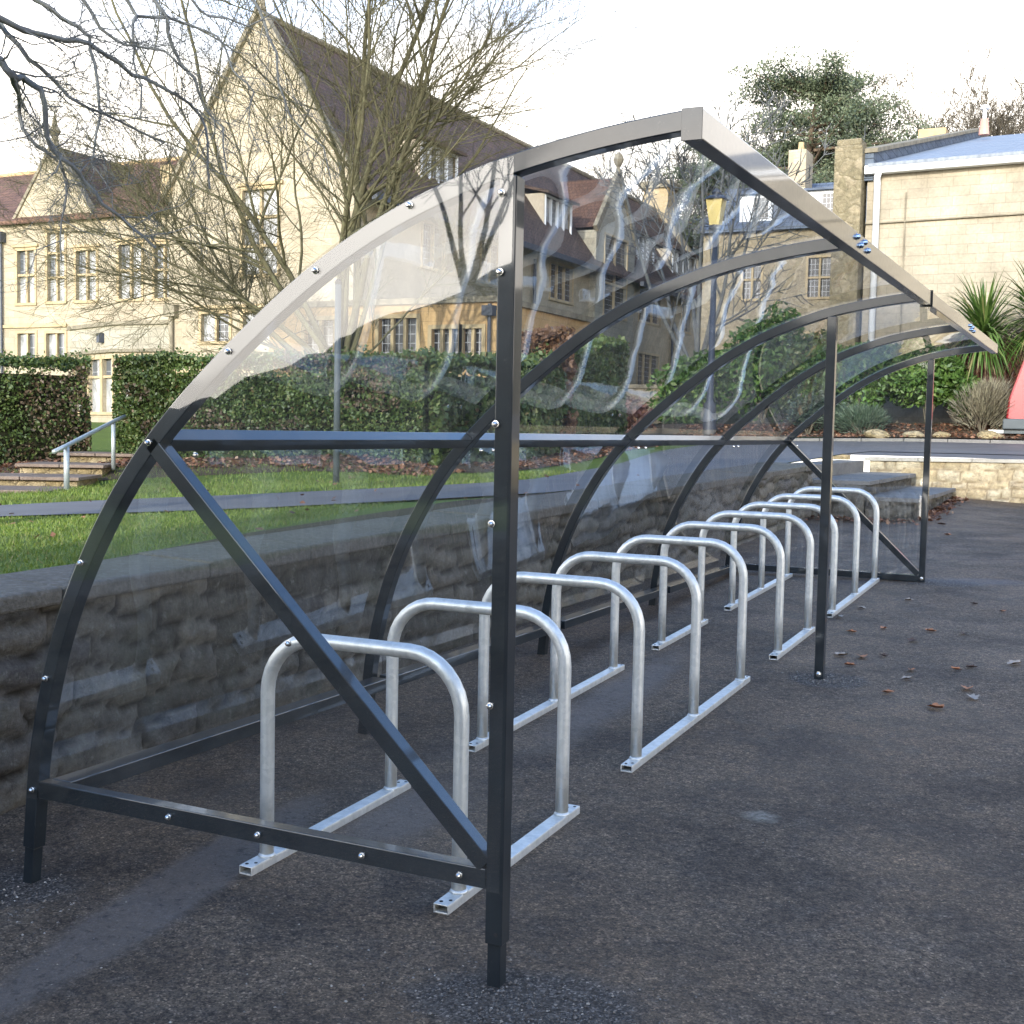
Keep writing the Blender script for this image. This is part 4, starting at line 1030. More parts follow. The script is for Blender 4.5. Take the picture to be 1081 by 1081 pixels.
for i, (x, y, s, lab) in enumerate([(-1.9, 26.75, .22, 'rounded pale rock edging the bed left of the far post'), (-1.1, 26.8, .17, 'smaller pale rock at the bed edge just left of the far post'), (.55, 26.85, .2, 'flat pale rock at the bed edge below the dry shrub'), (-.5, 26.9, .14, 'small rock at the bed edge just right of the far post')]):
    bm = bmesh.new(); bmesh.ops.create_icosphere(bm, subdivisions=3, radius=s)
    for v in bm.verts:
        v.co *= 1 + .28 * noise.noise(v.co * 5 + Vector((i * 3, 0, 0))); v.co.z *= .6; v.co.x *= 1.4
    me = bpy.data.meshes.new('rock'); bm.to_mesh(me); bm.free(); me.materials.append(M['rubble_yellow']); o = bpy.data.objects.new('rock', me); COL.objects.link(o); o.location = (x, y, bedz(x, y) + s * .2)
    tag(o, lab, 'rock')
def palm(label, x, y, th, ch, R_, seed, n=150):
    random.seed(seed); z = bedz(x, y); root = thing('cabbage_palm', label, 'palm', (x, y, z)); c = Vector((x, y, z + th))
    MB().tube([(x, y, z - .1), (x + .03, y, z + th * .5), (x, y, z + th)], [.13, .10, .09], 9).build('trunk', M['palmbark'], root, smooth=True)
    for nm, mat, cnt, lo, hi in (('crown', 'palm', n, -.7, 1.45), ('dead_leaves', 'palmdead', n // 4, -1.3, -.5)):
        fb = MB()
        for _ in range(cnt):
            a = random.uniform(0, 6.28); e = random.uniform(lo, hi); L = R_ * random.uniform(.8, 1.1) * (1 if nm == 'crown' else .8)
            d = Vector((math.cos(a) * math.cos(e), math.sin(a) * math.cos(e), math.sin(e))); s = d.cross(Vector((0, 0, 1))).normalized(); w = .030
            p0 = c + d * .06 + Vector((0, 0, random.uniform(-.15, .2))); pts = []; q = p0.copy(); dd = d.copy()
            ws = [w * .6, w, w * .85, w * .5, .003]
            for k in range(5):
                pts.append((q - s * ws[k], q + s * ws[k])); dd = (dd + Vector((0, 0, -.14 - .10 * k * (1 - abs(e) / 1.6)))).normalized(); q = q + dd * L / 4
            b0 = len(fb.v)
            for (u, v) in pts: fb.v += [tuple(u), tuple(v)]
            for k in range(4): fb.f.append((b0+2*k, b0+2*k+1, b0+2*k+3, b0+2*k+2))
        fb.build(nm, M[mat], root)
palm('spiky green cabbage palm rising behind the far tip of the shelter beam', .15, 28.5, 2.05, 1, 1.45, 5, 420)
palm('second cabbage palm at the right edge above the red van', 1.35, 28.7, 2.35, 1, 1.5, 6, 340)

# ------------------------------------------------------------------ building helpers
class F:
    def __init__(s, o, du, n): s.o = Vector(o); s.du = Vector(du); s.n = Vector(n)
    def P(s, u, z, d=0.0): return s.o + s.du * u + s.n * d + Vector((0, 0, z))
def wall_holes(b, fr, u0, u1, z0, z1, holes, dep=.18, th=.0):
    us = sorted(set([u0, u1] + [h[0] for h in holes] + [h[1] for h in holes])); zs = sorted(set([z0, z1] + [h[2] for h in holes] + [h[3] for h in holes]))
    us = [u for u in us if u0 <= u <= u1]; zs = [z for z in zs if z0 <= z <= z1]
    for i in range(len(us) - 1):
        for j in range(len(zs) - 1):
            cu, cz = (us[i] + us[i+1]) / 2, (zs[j] + zs[j+1]) / 2
            if any(h[0] < cu < h[1] and h[2] < cz < h[3] for h in holes): continue
            b.quad(fr.P(us[i], zs[j]), fr.P(us[i+1], zs[j]), fr.P(us[i+1], zs[j+1]), fr.P(us[i], zs[j+1]))
    for (a, c, e, g) in holes:
        b.quad(fr.P(a, e), fr.P(a, e, -dep), fr.P(a, g, -dep), fr.P(a, g)); b.quad(fr.P(c, e), fr.P(c, g), fr.P(c, g, -dep), fr.P(c, e, -dep))
        b.quad(fr.P(a, g), fr.P(a, g, -dep), fr.P(c, g, -dep), fr.P(c, g)); b.quad(fr.P(a, e), fr.P(c, e), fr.P(c, e, -dep), fr.P(a, e, -dep))
def fbox(b, fr, u0, u1, z0, z1, d0, d1):
    b.obox(fr.P((u0+u1)/2, (z0+z1)/2, (d0+d1)/2), fr.du * (u1-u0)/2, fr.n * (d1-d0)/2, (0, 0, (z1-z0)/2))
def window(root, fr, h, cols, rows, pane='pane', stone='dressed', hood=False, sill=True, t=.11, parent=None):
    a, c, e, g = h; b = MB()
    # surround proud of the wall
    fbox(b, fr, a - t, a - .002, e - t * .6, g + t, -.05, .035); fbox(b, fr, c + .002, c + t, e - t * .6, g + t, -.05, .035)
    fbox(b, fr, a - .002, c + .002, g, g + t, -.05, .034)
    if sill: fbox(b, fr, a - t - .02, c + t + .02, e - t, e - .001, -.05, .07)
    for k in range(1, cols):
        u = a + (c - a) * k / cols; fbox(b, fr, u - .045, u + .045, e, g, -.13, -.02)
    for r_ in (rows if isinstance(rows, (list, tuple)) else []):
        fbox(b, fr, a, c, r_ - .045, r_ + .045, -.128, -.022)
    if hood: fbox(b, fr, a - t - .12, c + t + .12, g + t + .02, g + t + .12, -.02, .10)
    w = b.build('window', M[stone], root)
    p = MB(); zs = [e] + (list(rows) if isinstance(rows, (list, tuple)) else []) + [g]
    for k in range(cols):
        for j in range(len(zs) - 1):
            ua, ub = a + (c-a)*k/cols, a + (c-a)*(k+1)/cols
            tl = random.uniform(-.004, .004)
            p.quad(fr.P(ua, zs[j], -.14 + tl), fr.P(ub, zs[j], -.14 - tl), fr.P(ub, zs[j+1], -.14 - tl), fr.P(ua, zs[j+1], -.14 + tl))
    p.build('pane', M[pane], w)
    return w
def slab(b, pts, th=.14):
    """roof plane: polygon given counter-clockwise seen from above, thickened downwards"""
    return b.extrude([Vector(p) for p in pts], (0, 0, -th))

# ------------------------------------------------------------------ the school
random.seed(99)
sb = thing('school_building', 'large gabled pale yellow stone school with brown tiled roofs on the left', 'building', (-23, 31.1, 1.5))
# left block, front Y=33
fl = F((0, 33, 0), (1, 0, 0), (0, -1, 0))
H = [(-36.35, -35.42, 5.76, 7.8), (-34.72, -33.82, 5.78, 8.42), (-33.22, -32.2, 5.78, 7.66), (-31.05, -29.95, 5.78, 7.8), (-29.3, -28.45, 5.76, 7.7), (-38.9, -37.9, 5.76, 7.8), (-41.5, -40.5, 5.76, 7.8),
     (-36.35, -35.4, 3.6, 4.56), (-34.8, -33.82, 3.6, 4.54), (-38.9, -37.9, 3.6, 4.56), (-32.9, -32.1, 1.6, 3.5), (-31.7, -30.6, 1.6, 3.5), (-28.9, -28.1, 1.6, 3.4)]
b = MB(); wall_holes(b, fl, -46, -27.0, .5, 8.95, H)
b.quad((-46, 33, .5), (-46, 33, 8.95), (-46, 43, 8.95), (-46, 43, .5))
b.build('wall', M['ashlar'], sb)
rows = [[6.85], [6.7, 7.65], [6.75], [6.85], [6.8], [6.85], [6.85], 0, 0, 0, [2.8], [2.8], [2.7]]
for h, r_ in zip(H, rows): window(sb, fl, h, 2, r_ if r_ else (), 'pane_pale', hood=(h[2] > 5 or h[2] < 2))
b = MB(); fbox(b, fl, -46, -33.7, 4.78, 4.90, -.02, .08); fbox(b, fl, -46, -36.5, 8.86, 8.97, -.02, .22); fbox(b, fl, -32.4, -27.0, 8.86, 8.97, -.02, .22); b.build('string_course', M['dressed'], sb)
# gablet on the left block
g0, g1, ga, gz = -36.5, -32.35, -34.4, 11.75
b = MB(); b.poly([(g0, 33, 8.95), (g1, 33, 8.95), (ga, 33, gz)]); b.build('wall', M['ashlar'], sb)
b = MB()
for (x0, z0, x1, z1) in ((g0 - .1, 8.9, ga, gz + .12), (g1 + .1, 8.9, ga, gz + .12)): b.bar((x0, 33.08, z0), (x1, 33.08, z1), .3, .12, (0, 0, 1))
b.build('coping', M['trim_grey'], sb)
b = MB(); b.tube([(ga, 33.08, gz), (ga, 33.08, gz + .35), (ga, 33.08, gz + .55), (ga, 33.08, gz + .75), (ga, 33.08, gz + 1.2)], [.16, .12, .24, .12, .04], 8); b.build('finial', M['trim_grey'], sb)
b = MB(); slab(b, [(-46, 32.75, 8.95), (-27, 32.75, 8.95), (-27, 38, 12.1), (-46, 38, 12.1)]); slab(b, [(-46, 38, 12.1), (-27, 38, 12.1), (-27, 43.2, 8.95), (-46, 43.2, 8.95)]); b.build('roof', M['tile_y'], sb)
b = MB(); slab(b, [(g0 - .05, 33.1, 8.98), (ga, 33.1, gz), (ga, 37.3, gz), (g0 - .05, 33.2, 8.98)]); slab(b, [(g1 + .05, 33.1, 8.98), (g1 + .05, 33.2, 8.98), (ga, 37.3, gz), (ga, 33.1, gz)]); b.build('gablet_roof', M['tile_x'], sb)
b = MB(); b.tube([(-46, 38, 12.1), (-27, 38, 12.1)], .12, 8); b.build('ridge', M['potclay'], sb)
b = MB(); b.tube([(-37.15, 32.9, .5), (-37.15, 32.9, 8.2)], .05, 8); fbox(b, fl, -37.35, -36.95, 8.15, 8.55, .02, .3); b.build('downpipe', M['lead'], sb)
# parapeted bay
bay = [(-33.55, 33), (-29.9, 31.5), (-27.0, 31.5)]
for (z0, z1, mt) in ((3.78, 4.66, 'ashlar_grey'), (.5, 3.68, 'ashlar')):
    b = MB()
    for i in range(2):
        (x0, y0), (x1, y1) = bay[i], bay[i+1]; L = math.dist(bay[i], bay[i+1]); du = Vector(((x1-x0)/L, (y1-y0)/L, 0)); fb_ = F((x0, y0, 0), du, Vector((du.y, -du.x, 0)))
        hs = [] if z0 > 1 else ([(.45, 1.5, 1.5, 3.45), (1.75, 2.8, 1.5, 3.45), (3.0, 3.85, 1.5, 3.45)] if i == 0 else [(.4, 1.3, 1.5, 3.45), (1.6, 2.6, 1.5, 3.45)])
        wall_holes(b, fb_, 0, L, z0, z1, hs)
        for h in hs: window(sb, fb_, h, 1, [2.8], 'pane_pale')
    b.build('bay_wall', M[mt], sb)
b = MB()
for (z, w, o) in ((4.72, .14, .09), (3.73, .11, .12)):
    pts = [(-33.75, 33, z), (-29.94, 31.5 - o, z), (-26.95, 31.5 - o, z), (-26.95, 33, z)]
    b.extrude([(p[0], p[1], z - w/2) for p in pts], (0, 0, w))
b.build('bay_cornice', M['trim_grey'], sb)
b = MB(); fbox(b, F((-30.75, 31.85, 0), (.925, -.38, 0), (-.38, -.925, 0)), -.12, .12, 4.05, 4.4, .0, .2); b.build('lamp', M['lead'], sb)
# big gable, front Y=31.1
fg = F((0, 31.1, 0), (1, 0, 0), (0, -1, 0)); GX0, GX1, GA, GZ, GE = -26.95, -19.3, -23.08, 14.75, 9.15
H = [(-23.75, -22.3, 6.2, 9.0), (-25.5, -24.3, 3.98, 4.92), (-23.7, -22.4, 3.98, 4.92), (-21.9, -20.7, 3.98, 4.92)]
b = MB(); wall_holes(b, fg, GX0, GX1, .5, GE, H); b.poly([(GX0, 31.1, GE), (GX1, 31.1, GE), (GA, 31.1, GZ)])
b.quad((GX0, 31.1, .5), (GX0, 31.1, GE), (GX0, 33, GE), (GX0, 33, .5))
b.build('wall', M['ashlar'], sb)
window(sb, fg, H[0], 2, [7.15, 8.1], 'pane_pale', hood=True)
for h in H[1:]: window(sb, fg, h, 2, (), 'pane')
b = MB(); fbox(b, fg, -25.8, -20.3, 5.08, 5.2, -.02, .1); fbox(b, fg, GX0, GX1, 2.9, 3.0, -.02, .06); b.build('string_course', M['dressed'], sb)
b = MB()
for x0 in (GX0 - .18, GX1 + .18): b.bar((x0, 31.12, GE - .18), (GA, 31.12, GZ + .16), .34, .16, (0, 0, 1))
b.build('coping', M['trim_grey'], sb)
b = MB(); b.tube([(GA, 31.12, GZ + .1), (GA, 31.12, GZ + .5), (GA, 31.12, GZ + .7), (GA, 31.12, GZ + 1.0), (GA, 31.12, GZ + 1.3)], [.2, .14, .26, .12, .04], 8); b.build('finial', M['trim_grey'], sb)
b = MB(); fbox(b, fg, GX0 - .35, GX0 + .15, 9.0, 10.1, -.6, .06); b.build('kneeler', M['dressed'], sb)
b = MB(); b.tube([(-26.75, 31.0, .5), (-26.75, 31.0, 5.0)], .06, 8); b.box(-27.0, -26.5, 30.85, 31.08, 4.85, 5.25); b.build('downpipe', M['trim_grey'], sb)
# long range running back, ridge X=-23.08, wall X=-19.2
YE = 71.0
fx = F((-19.3, 0, 0), (0, 1, 0), (1, 0, 0))
H = [(46.5, 48.9, 6.9, 8.4), (57.6, 60.8, 6.9, 8.5), (64.5, 66.0, 6.9, 8.4), (67.5, 69.0, 6.9, 8.4), (40.0, 42.4, 6.9, 8.4), (35.5, 38.0, 6.9, 8.4),
     (46.5, 48.9, 3.2, 5.2), (51.8, 54.6, 3.2, 5.2), (57.6, 60.8, 3.2, 5.2), (64.5, 66.0, 3.2, 5.2), (67.5, 69.0, 3.2, 5.2)]
b = MB(); wall_holes(b, fx, 31.1, YE, .5, 8.95, H); b.build('wall', M['ashlar'], sb)
for h in H: window(sb, fx, h, 3 if h[1]-h[0] > 2 else 2, (), 'pane_dark')
b = MB(); slab(b, [(-18.75, 31.25, 8.72), (-18.75, YE, 8.72), (GA, YE, GZ), (GA, 31.25, GZ)], .16); b.build('roof', M['tile_x'], sb)
b = MB(); slab(b, [(-27.4, 31.25, 8.95), (GA, 31.25, GZ), (GA, YE, GZ), (-27.4, YE, 8.95)], .16); b.build('roof', M['tile_x'], sb)
b = MB(); b.tube([(GA, 31.3, GZ + .02), (GA, YE, GZ + .02)], .13, 8); b.build('ridge', M['trim_grey'], sb)
b = MB(); b.box(-18.75, -18.55, 31.3, 50.9, 8.45, 8.68); b.box(-18.75, -18.55, 56.2, YE, 8.45, 8.68); b.build('gutter', M['lead'], sb)
for yy in (44.6, 62.6, 70.4): MB().tube([(-19.15, yy, .5), (-19.15, yy, 8.3)], .075, 8).build('downpipe', M['lead'], sb)
# far end: coped gable and chimney
b = MB(); b.bar((-18.6, YE, 8.7), (GA, YE, GZ + .25), .45, .35, (0, 0, 1)); b.bar((-27.5, YE, 8.9), (GA, YE, GZ + .25), .45, .35, (0, 0, 1)); b.build('coping', M['trim_grey'], sb)
b = MB(); b.poly([(-19.3, YE, .5), (-27, YE, .5), (-27, YE, 9), (GA, YE, GZ), (-19.3, YE, 9)]); b.build('wall', M['ashlar'], sb)
ch = MB().box(-23.9, -22.3, YE - .75, YE + .75, GZ - .8, GZ + 1.35).build('chimney', M['dressed'], sb)
MB().box(-24.1, -22.1, YE - .95, YE + .95, GZ + 1.35, GZ + 1.75).build('chimney_cap', M['trim_grey'], ch)
# tall gablet on the long wall
fgb = F((-19.0, 0, 0), (0, 1, 0), (1, 0, 0)); y0, y1, ya, za = 50.9, 56.0, 53.45, 13.3
Hh = [(52.0, 54.9, 6.7, 10.4)]
b = MB(); wall_holes(b, fgb, y0, y1, .5, 10.6, Hh); b.poly([(-19.0, y0, 10.6), (-19.0, y1, 10.6), (-19.0, ya, za)])
b.quad((-19.0, y0, .5), (-19.0, y0, 10.6), (-21.2, y0, 10.6), (-19.3, y0, .5)); b.quad((-19.0, y1, .5), (-19.3, y1, .5), (-21.2, y1, 10.6), (-19.0, y1, 10.6))
b.build('gablet_wall', M['ashlar_grey'], sb)
window(sb, fgb, Hh[0], 2, [8.2], 'pane_dark')
b = MB()
for yy in (y0 - .1, y1 + .1): b.bar((-19.0, yy, 10.5), (-19.0, ya, za + .18), .34, .2, (1, 0, 0))
b.build('coping', M['trim_grey'], sb)
b = MB(); slab(b, [(-19.1, y0, 10.6), (-19.1, ya, za), (-22.1, ya, za), (-20.3, y0, 10.6)]); slab(b, [(-19.1, y1, 10.6), (-20.3, y1, 10.6), (-22.1, ya, za), (-19.1, ya, za)]); b.build('gablet_roof', M['tile_y'], sb)
b = MB(); b.tube([(-19.0, ya, za + .1), (-19.0, ya, za + .5), (-19.0, ya, za + .62), (-19.0, ya, za + .85), (-19.0, ya, za + 1.08), (-19.0, ya, za + 1.2)], [.16, .07, .18, .27, .18, .03], 10); b.build('finial', M['trim_grey'], sb)
# dormers
for (yc, w) in ((37.4, 2.8), (48.2, 3.0), (59.3, 3.2), (66.0, 4.2)):
    xf = -19.75; z0, z1 = 9.75, 11.45; ya_, yb_ = yc - w/2, yc + w/2; fd = F((xf, 0, 0), (0, 1, 0), (1, 0, 0))
    b = MB()
    xr0 = GA + (GZ - z0) / (GZ - 8.72) * (GA + 18.75) * -1; xr1 = GA + (GZ - z1) / (GZ - 8.72) * (-18.75 - GA)
    for yy in (ya_, yb_): b.poly([(xf, yy, z0 - .1), (xf, yy, z1), (xr1 - .1, yy, z1)])
    dm = b.build('dormer', M['cheek'], sb)
    window(sb, fd, (ya_ + .15, yb_ - .1, z0 + .1, z1 - .12), 4, (), 'pane', 'white', sill=True, t=.08)
    b = MB(); slab(b, [(xf + .3, ya_ - .2, z1 + .05), (xf + .3, yb_ + .2, z1 + .05), (xr1 - .9, yb_ + .1, z1 + .6), (xr1 - .9, ya_ - .1, z1 + .6)], .12); b.build('dormer_roof', M['tile_x'], dm)
# flat roofed extension, front Y=25
fe = F((0, 25, 0), (1, 0, 0), (0, -1, 0))
H = [(-14.45, -13.3, 1.5, 4.0), (-12.85, -12.05, 1.5, 3.7), (-11.95, -11.4, 2.85, 3.7), (-16.8, -15.4, 1.5, 4.0)]
b = MB(); wall_holes(b, fe, -18.0, -11.0, .5, 4.35, H); fs = F((-11.0, 0, 0), (0, 1, 0), (1, 0, 0)); wall_holes(b, fs, 25, 31.1, .5, 4.35, [(26.5, 28.5, 1.5, 3.7)]); b.quad((-18, 25, .5), (-18, 25, 4.35), (-18, 31.1, 4.35), (-18, 31.1, .5)); b.quad((-11, 31.1, .5), (-11, 31.1, 4.35), (-19.3, 31.1, 4.35), (-19.3, 31.1, .5))
b.build('extension_wall', m_ashlar('orange_stone_ashlar', (.52, .35, .17), (.46, .30, .145), (.34, .24, .13)), sb)
for i, h in enumerate(H): window(sb, fe, h, (3, 3, 2, 3)[i], ([3.0], [2.85], [], [3.0])[i], 'pane_dark')
window(sb, fs, (26.5, 28.5, 1.5, 3.7), 3, [2.9], 'pane_dark')
b = MB(); b.box(-18.1, -10.9, 24.9, 31.2, 4.35, 4.5); b.build('extension_roof', M['trim_grey'], sb)
b = MB(); b.tube([(-11.15, 24.9, .5), (-11.15, 24.9, 4.3)], .05, 8); b.box(-11.3, -11.0, 24.75, 24.98, 4.0, 4.25); b.build('downpipe', M['lead'], sb)

# ------------------------------------------------------------------ the hall on the right
hl = thing('hall', 'pale yellow stone hall with white gutter and blue-grey metal roof on the right', 'building', (2, 30, 1.3))
fh = F((0, 30, 0), (1, 0, 0), (0, -1, 0))
b = MB(); b.box(-2.95, 16, 30.0, 55, .8, 7.9); b.build('wall', M['hall'], hl)
b = MB(); b.bar((-2.95, 29.97, 6.62), (16, 29.97, 6.85), .10, .035); b.build('string_line', M['trim_grey'], hl)
b = MB(); b.obox((6.5, 29.85, 8.04), (9.5, 0, .1), (0, .13, 0), (0, 0, .11)); b.build('gutter', M['white'], hl, bevel=.03)
b = MB(); slab(b, [(-2.9, 29.7, 8.08), (16, 29.7, 8.28), (16, 55, 14.4), (-2.9, 55, 14.2)], .08); b.build('roof', M['metalroof'], hl)
b = MB(); b.extrude([(-3.1, 29.9, 7.7), (-3.1, 29.9, 8.38), (-3.1, 55, 14.5), (-3.1, 55, 9.0)], (.3, 0, 0)); b.build('verge_wall', M['slate_x'], hl, label='lead flashed verge upstand')
b = MB(); b.extrude([(-3.2, 29.85, 8.39), (-3.2, 29.85, 8.50), (-3.2, 55.1, 14.62), (-3.2, 55.1, 14.51)], (.5, 0, 0)); b.build('verge_coping', M['trim_grey'], hl)
b = MB(); b.tube([(-2.68, 29.88, 1.2), (-2.68, 29.88, 7.6), (-2.68, 29.8, 7.75), (-2.6, 29.8, 7.95)], .085, 10); b.build('downpipe', M['white'], hl, smooth=True)
b = MB(); b.tube([(-1.98, 29.96, 3.2), (-1.98, 29.96, 7.35)], .022, 6); b.build('conduit', M['trim_grey'], hl)
b = MB(); b.box(-3.72, -3.02, 29.55, 30.35, .8, 8.55); b.box(-3.68, -3.06, 29.6, 30.3, 8.55, 8.72); b.build('buttress', M['buttress'], hl, bevel=.03)
v_ = MB().tube([(-2.0, 48, 12.7), (-2.0, 48, 13.3)], [.2, .14], 10).build('roof_vent', M['vent'], hl)
MB().tube([(-2.0, 48, 13.3), (-2.0, 48, 13.65), (-2.0, 48, 13.67), (-2.0, 48, 13.8)], [.07, .07, .17, .15], 10).build('vent_cowl', M['white'], v_)
for x in (-5.6,): MB().box(x, x + 1.2, 56, 57, 12, 15.0).build('chimney', M['potclay'], hl, bevel=.05)

# ------------------------------------------------------------------ stone house between school and hall
ho = thing('stone_house', 'rubble stone house with slate roof and white dormers beyond the drive, left of the hall', 'building', (-10, 52, 1.5))
fo = F((0, 52, 0), (1, 0, 0), (0, -1, 0))
H = [(-12.3, -11.5, 7.2, 8.9), (-9.4, -8.4, 7.2, 8.9), (-6.9, -6.1, 7.2, 8.9), (-12.3, -11.5, 3.8, 5.6), (-9.4, -8.4, 3.8, 5.6), (-6.9, -6.1, 3.8, 5.6)]
b = MB(); wall_holes(b, fo, -14.2, -4, .8, 10.3, H); b.quad((-14.2, 52, .8), (-14.2, 52, 10.3), (-14.2, 60, 10.3), (-14.2, 60, .8)); b.build('wall', M['house_stone'], ho)
for h in H: window(ho, fo, h, 2, [(h[2]+h[3])/2], 'pane_dark', 'dressed')
b = MB(); slab(b, [(-14.4, 51.7, 10.3), (-3.8, 51.7, 10.3), (-3.8, 56, 12.9), (-14.4, 56, 12.9)]); slab(b, [(-14.4, 56, 12.9), (-3.8, 56, 12.9), (-3.8, 60, 10.3), (-14.4, 60, 10.3)]); b.build('roof', M['slate_y'], ho)
ch = MB().box(-10.75, -9.95, 53.2, 54.6, 9.5, 13.9).build('chimney', M['ashlar'], ho, bevel=.03)
MB().tube([(-10.35, 53.9, 13.9), (-10.35, 53.9, 14.35)], [.16, .12], 8).build('chimney_pot', M['potclay'], ch)
for xc in (-8.9, -11.9):
    fd = F((0, 52.3, 0), (1, 0, 0), (0, -1, 0)); b = MB()
    b.box(xc - .75, xc + .75, 52.32, 54.6, 10.5, 11.9); dm = b.build('dormer', M['white'], ho)
    p = MB(); fbox(p, F((0, 52.32, 0), (1, 0, 0), (0, -1, 0)), xc - .1, xc + .55, 10.75, 11.7, .0, .02); p.build('pane', M['pane_dark'], dm)
    p = MB(); slab(p, [(xc - .85, 52.1, 11.95), (xc + .85, 52.1, 11.95), (xc + .85, 55.3, 12.5), (xc - .85, 55.3, 12.5)], .1); p.build('dormer_roof', M['slate_x'], dm)
h2 = thing('slate_roofed_house', 'far stone house with blue slate roofs between the school gable and the lamp', 'building', (-19, 80, 2))
b = MB(); b.box(-25, -14, 78, 86, 2, 13.0); b.build('wall', M['house_stone'], h2)
b = MB(); slab(b, [(-25.2, 77.6, 12.9), (-13.8, 77.6, 12.9), (-13.8, 82, 16.2), (-25.2, 82, 16.2)]); slab(b, [(-25.2, 82, 16.2), (-13.8, 82, 16.2), (-13.8, 86.4, 12.9), (-25.2, 86.4, 12.9)]); b.build('roof', M['slate_y'], h2)
b = MB(); b.box(-20.2, -19.2, 77.3, 77.95, 12.6, 15.2); w_ = b.build('window', M['white'], h2); p = MB(); p.box(-20.0, -19.4, 77.25, 77.298, 12.9, 14.9); p.build('pane', M['pane_dark'], w_)
# garden wall between drive and house
gw = thing('garden_wall', 'long brown stone garden wall at the back of the drive', 'wall', (-10, 33, 1))
b = MB(); b.box(-18, -3.75, 33.0, 33.4, .5, 2.5); b.build('wall', M['house_stone'], gw); MB().box(-18, -3.75, 32.93, 33.47, 2.5, 2.62).build('coping', M['trim_grey'], gw)

# ------------------------------------------------------------------ lamp post and pole
lp = thing('lamp_post', 'dark lamp post with a yellowed tapering lantern beyond the hedge end', 'lamp post', (-6.05, 27.1, 1))
MB().tube([(-6.05, 27.1, .8), (-6.05, 27.1, 1.1), (-6.05, 27.1, 1.9), (-6.05, 27.1, 2.0), (-6.05, 27.1, 6.15)], [.2, .17, .15, .09, .06], 12).build('post', M['ironpost'], lp, smooth=True)
lm = MB(); 
for (z0, z1, r0, r1, mk) in ((6.3, 6.92, .17, .29, 'lantern'),):
    lm.tube([(-6.05, 27.1, z0), (-6.05, 27.1, z1)], [r0, r1], 4)
ln = lm.build('lantern', M['lantern'], lp)
MB().tube([(-6.05, 27.1, 6.14), (-6.05, 27.1, 6.22), (-6.05, 27.1, 6.3)], [.07, .17, .17], 8).build('lantern_base', M['ironpost'], ln)
MB().tube([(-6.05, 27.1, 6.92), (-6.05, 27.1, 6.97), (-6.05, 27.1, 7.05), (-6.05, 27.1, 7.1), (-6.05, 27.1, 7.2)], [.32, .27, .10, .12, .03], 12).build('lantern_cap', M['ironpost'], ln)
pl = thing('signpost_pole', 'thin grey pole standing in the grass in front of the clipped hedge', 'pole', (-5.2, 9.4, .6))
MB().tube([(-5.2, 9.4, .4), (-5.2, 9.4, 2.85)], .038, 12).build('pole', M['bumper'], pl, smooth=True)
MB().tube([(-5.2, 9.4, 2.85), (-5.2, 9.4, 2.88), (-5.2, 9.4, 2.91)], [.044, .042, .02], 12).build('cap', M['rubber'], pl)

# ------------------------------------------------------------------ red van (only its tail shows)
vn = thing('red_van', 'red van with grey bumper parked at the right edge beside the dry shrub', 'van', (2.9, 27.9, 1.15))
vx, vy, vz = .84, 27.05, 1.18
side = [(.0, .48), (.03, .88), (.30, 1.75), (.42, 1.98), (1.1, 2.05), (2.6, 2.03), (3.05, 1.85), (3.55, 1.20), (4.25, 1.02), (4.35, .75), (4.35, .40), (.05, .40)]
b = MB(); b.extrude([(vx + p[0], vy, vz + p[1]) for p in side], (0, 1.75, 0)); body = b.build('body', M['red'], vn, bevel=.05)
b = MB(); b.box(vx - .06, vx + .5, vy - .03, vy + 1.78, vz + .22, vz + .46); b.build('bumper', M['bumper'], vn, bevel=.03)
b = MB(); b.box(vx + .5, vx + 3.9, vy - .01, vy + 1.76, vz + .24, vz + .40); b.build('sill_panel', M['bumper'], vn, bevel=.02)
b = MB(); b.box(vx + 3.9, vx + 4.42, vy - .03, vy + 1.78, vz + .22, vz + .5); b.build('bumper', M['bumper'], vn, bevel=.03)
b = MB(); b.obox((vx - .20, vy + .10, vz + .17), (.16, 0, 0), (0, .08, 0), (0, 0, .035)); b.build('tow_step', M['plate'], vn)
b = MB(); b.box(vx - .1, vx + .4, vy + .05, vy + .15, vz + .13, vz + .20); b.build('tow_bar', M['bumper'], vn)
for s, yy in ((-1, vy - .004), (1, vy + 1.754)):
    b = MB(); b.extrude([(vx + p[0], yy - .003, vz + p[1]) for p in ((2.05, 1.25), (2.05, 1.85), (2.95, 1.78), (3.35, 1.25))], (0, .006, 0)); b.build('side_window', M['pane_dark'], vn)
b = MB(); b.quad((vx + .10, vy + .25, vz + 1.15), (vx + .10, vy + 1.5, vz + 1.15), (vx + .275, vy + 1.45, vz + 1.7), (vx + .275, vy + .3, vz + 1.7)); b.build('rear_window', M['pane_dark'], vn)
for x in (.95, 3.5):
    for yy in (vy + .02, vy + 1.55):
        w = MB().tube([(vx + x, yy, vz + .30), (vx + x, yy + .18, vz + .30)], .32, 24).build('wheel', M['rubber'], vn)
        MB().tube([(vx + x, yy - .005, vz + .30), (vx + x, yy + .185, vz + .30)], .19, 16).build('rim', M['galv'], w)
for yy in (vy + .02, vy + 1.63): MB().box(vx + .30, vx + .36, yy - .03, yy + .15, vz + 1.2, vz + 1.6).build('tail_light', M['red'], vn)

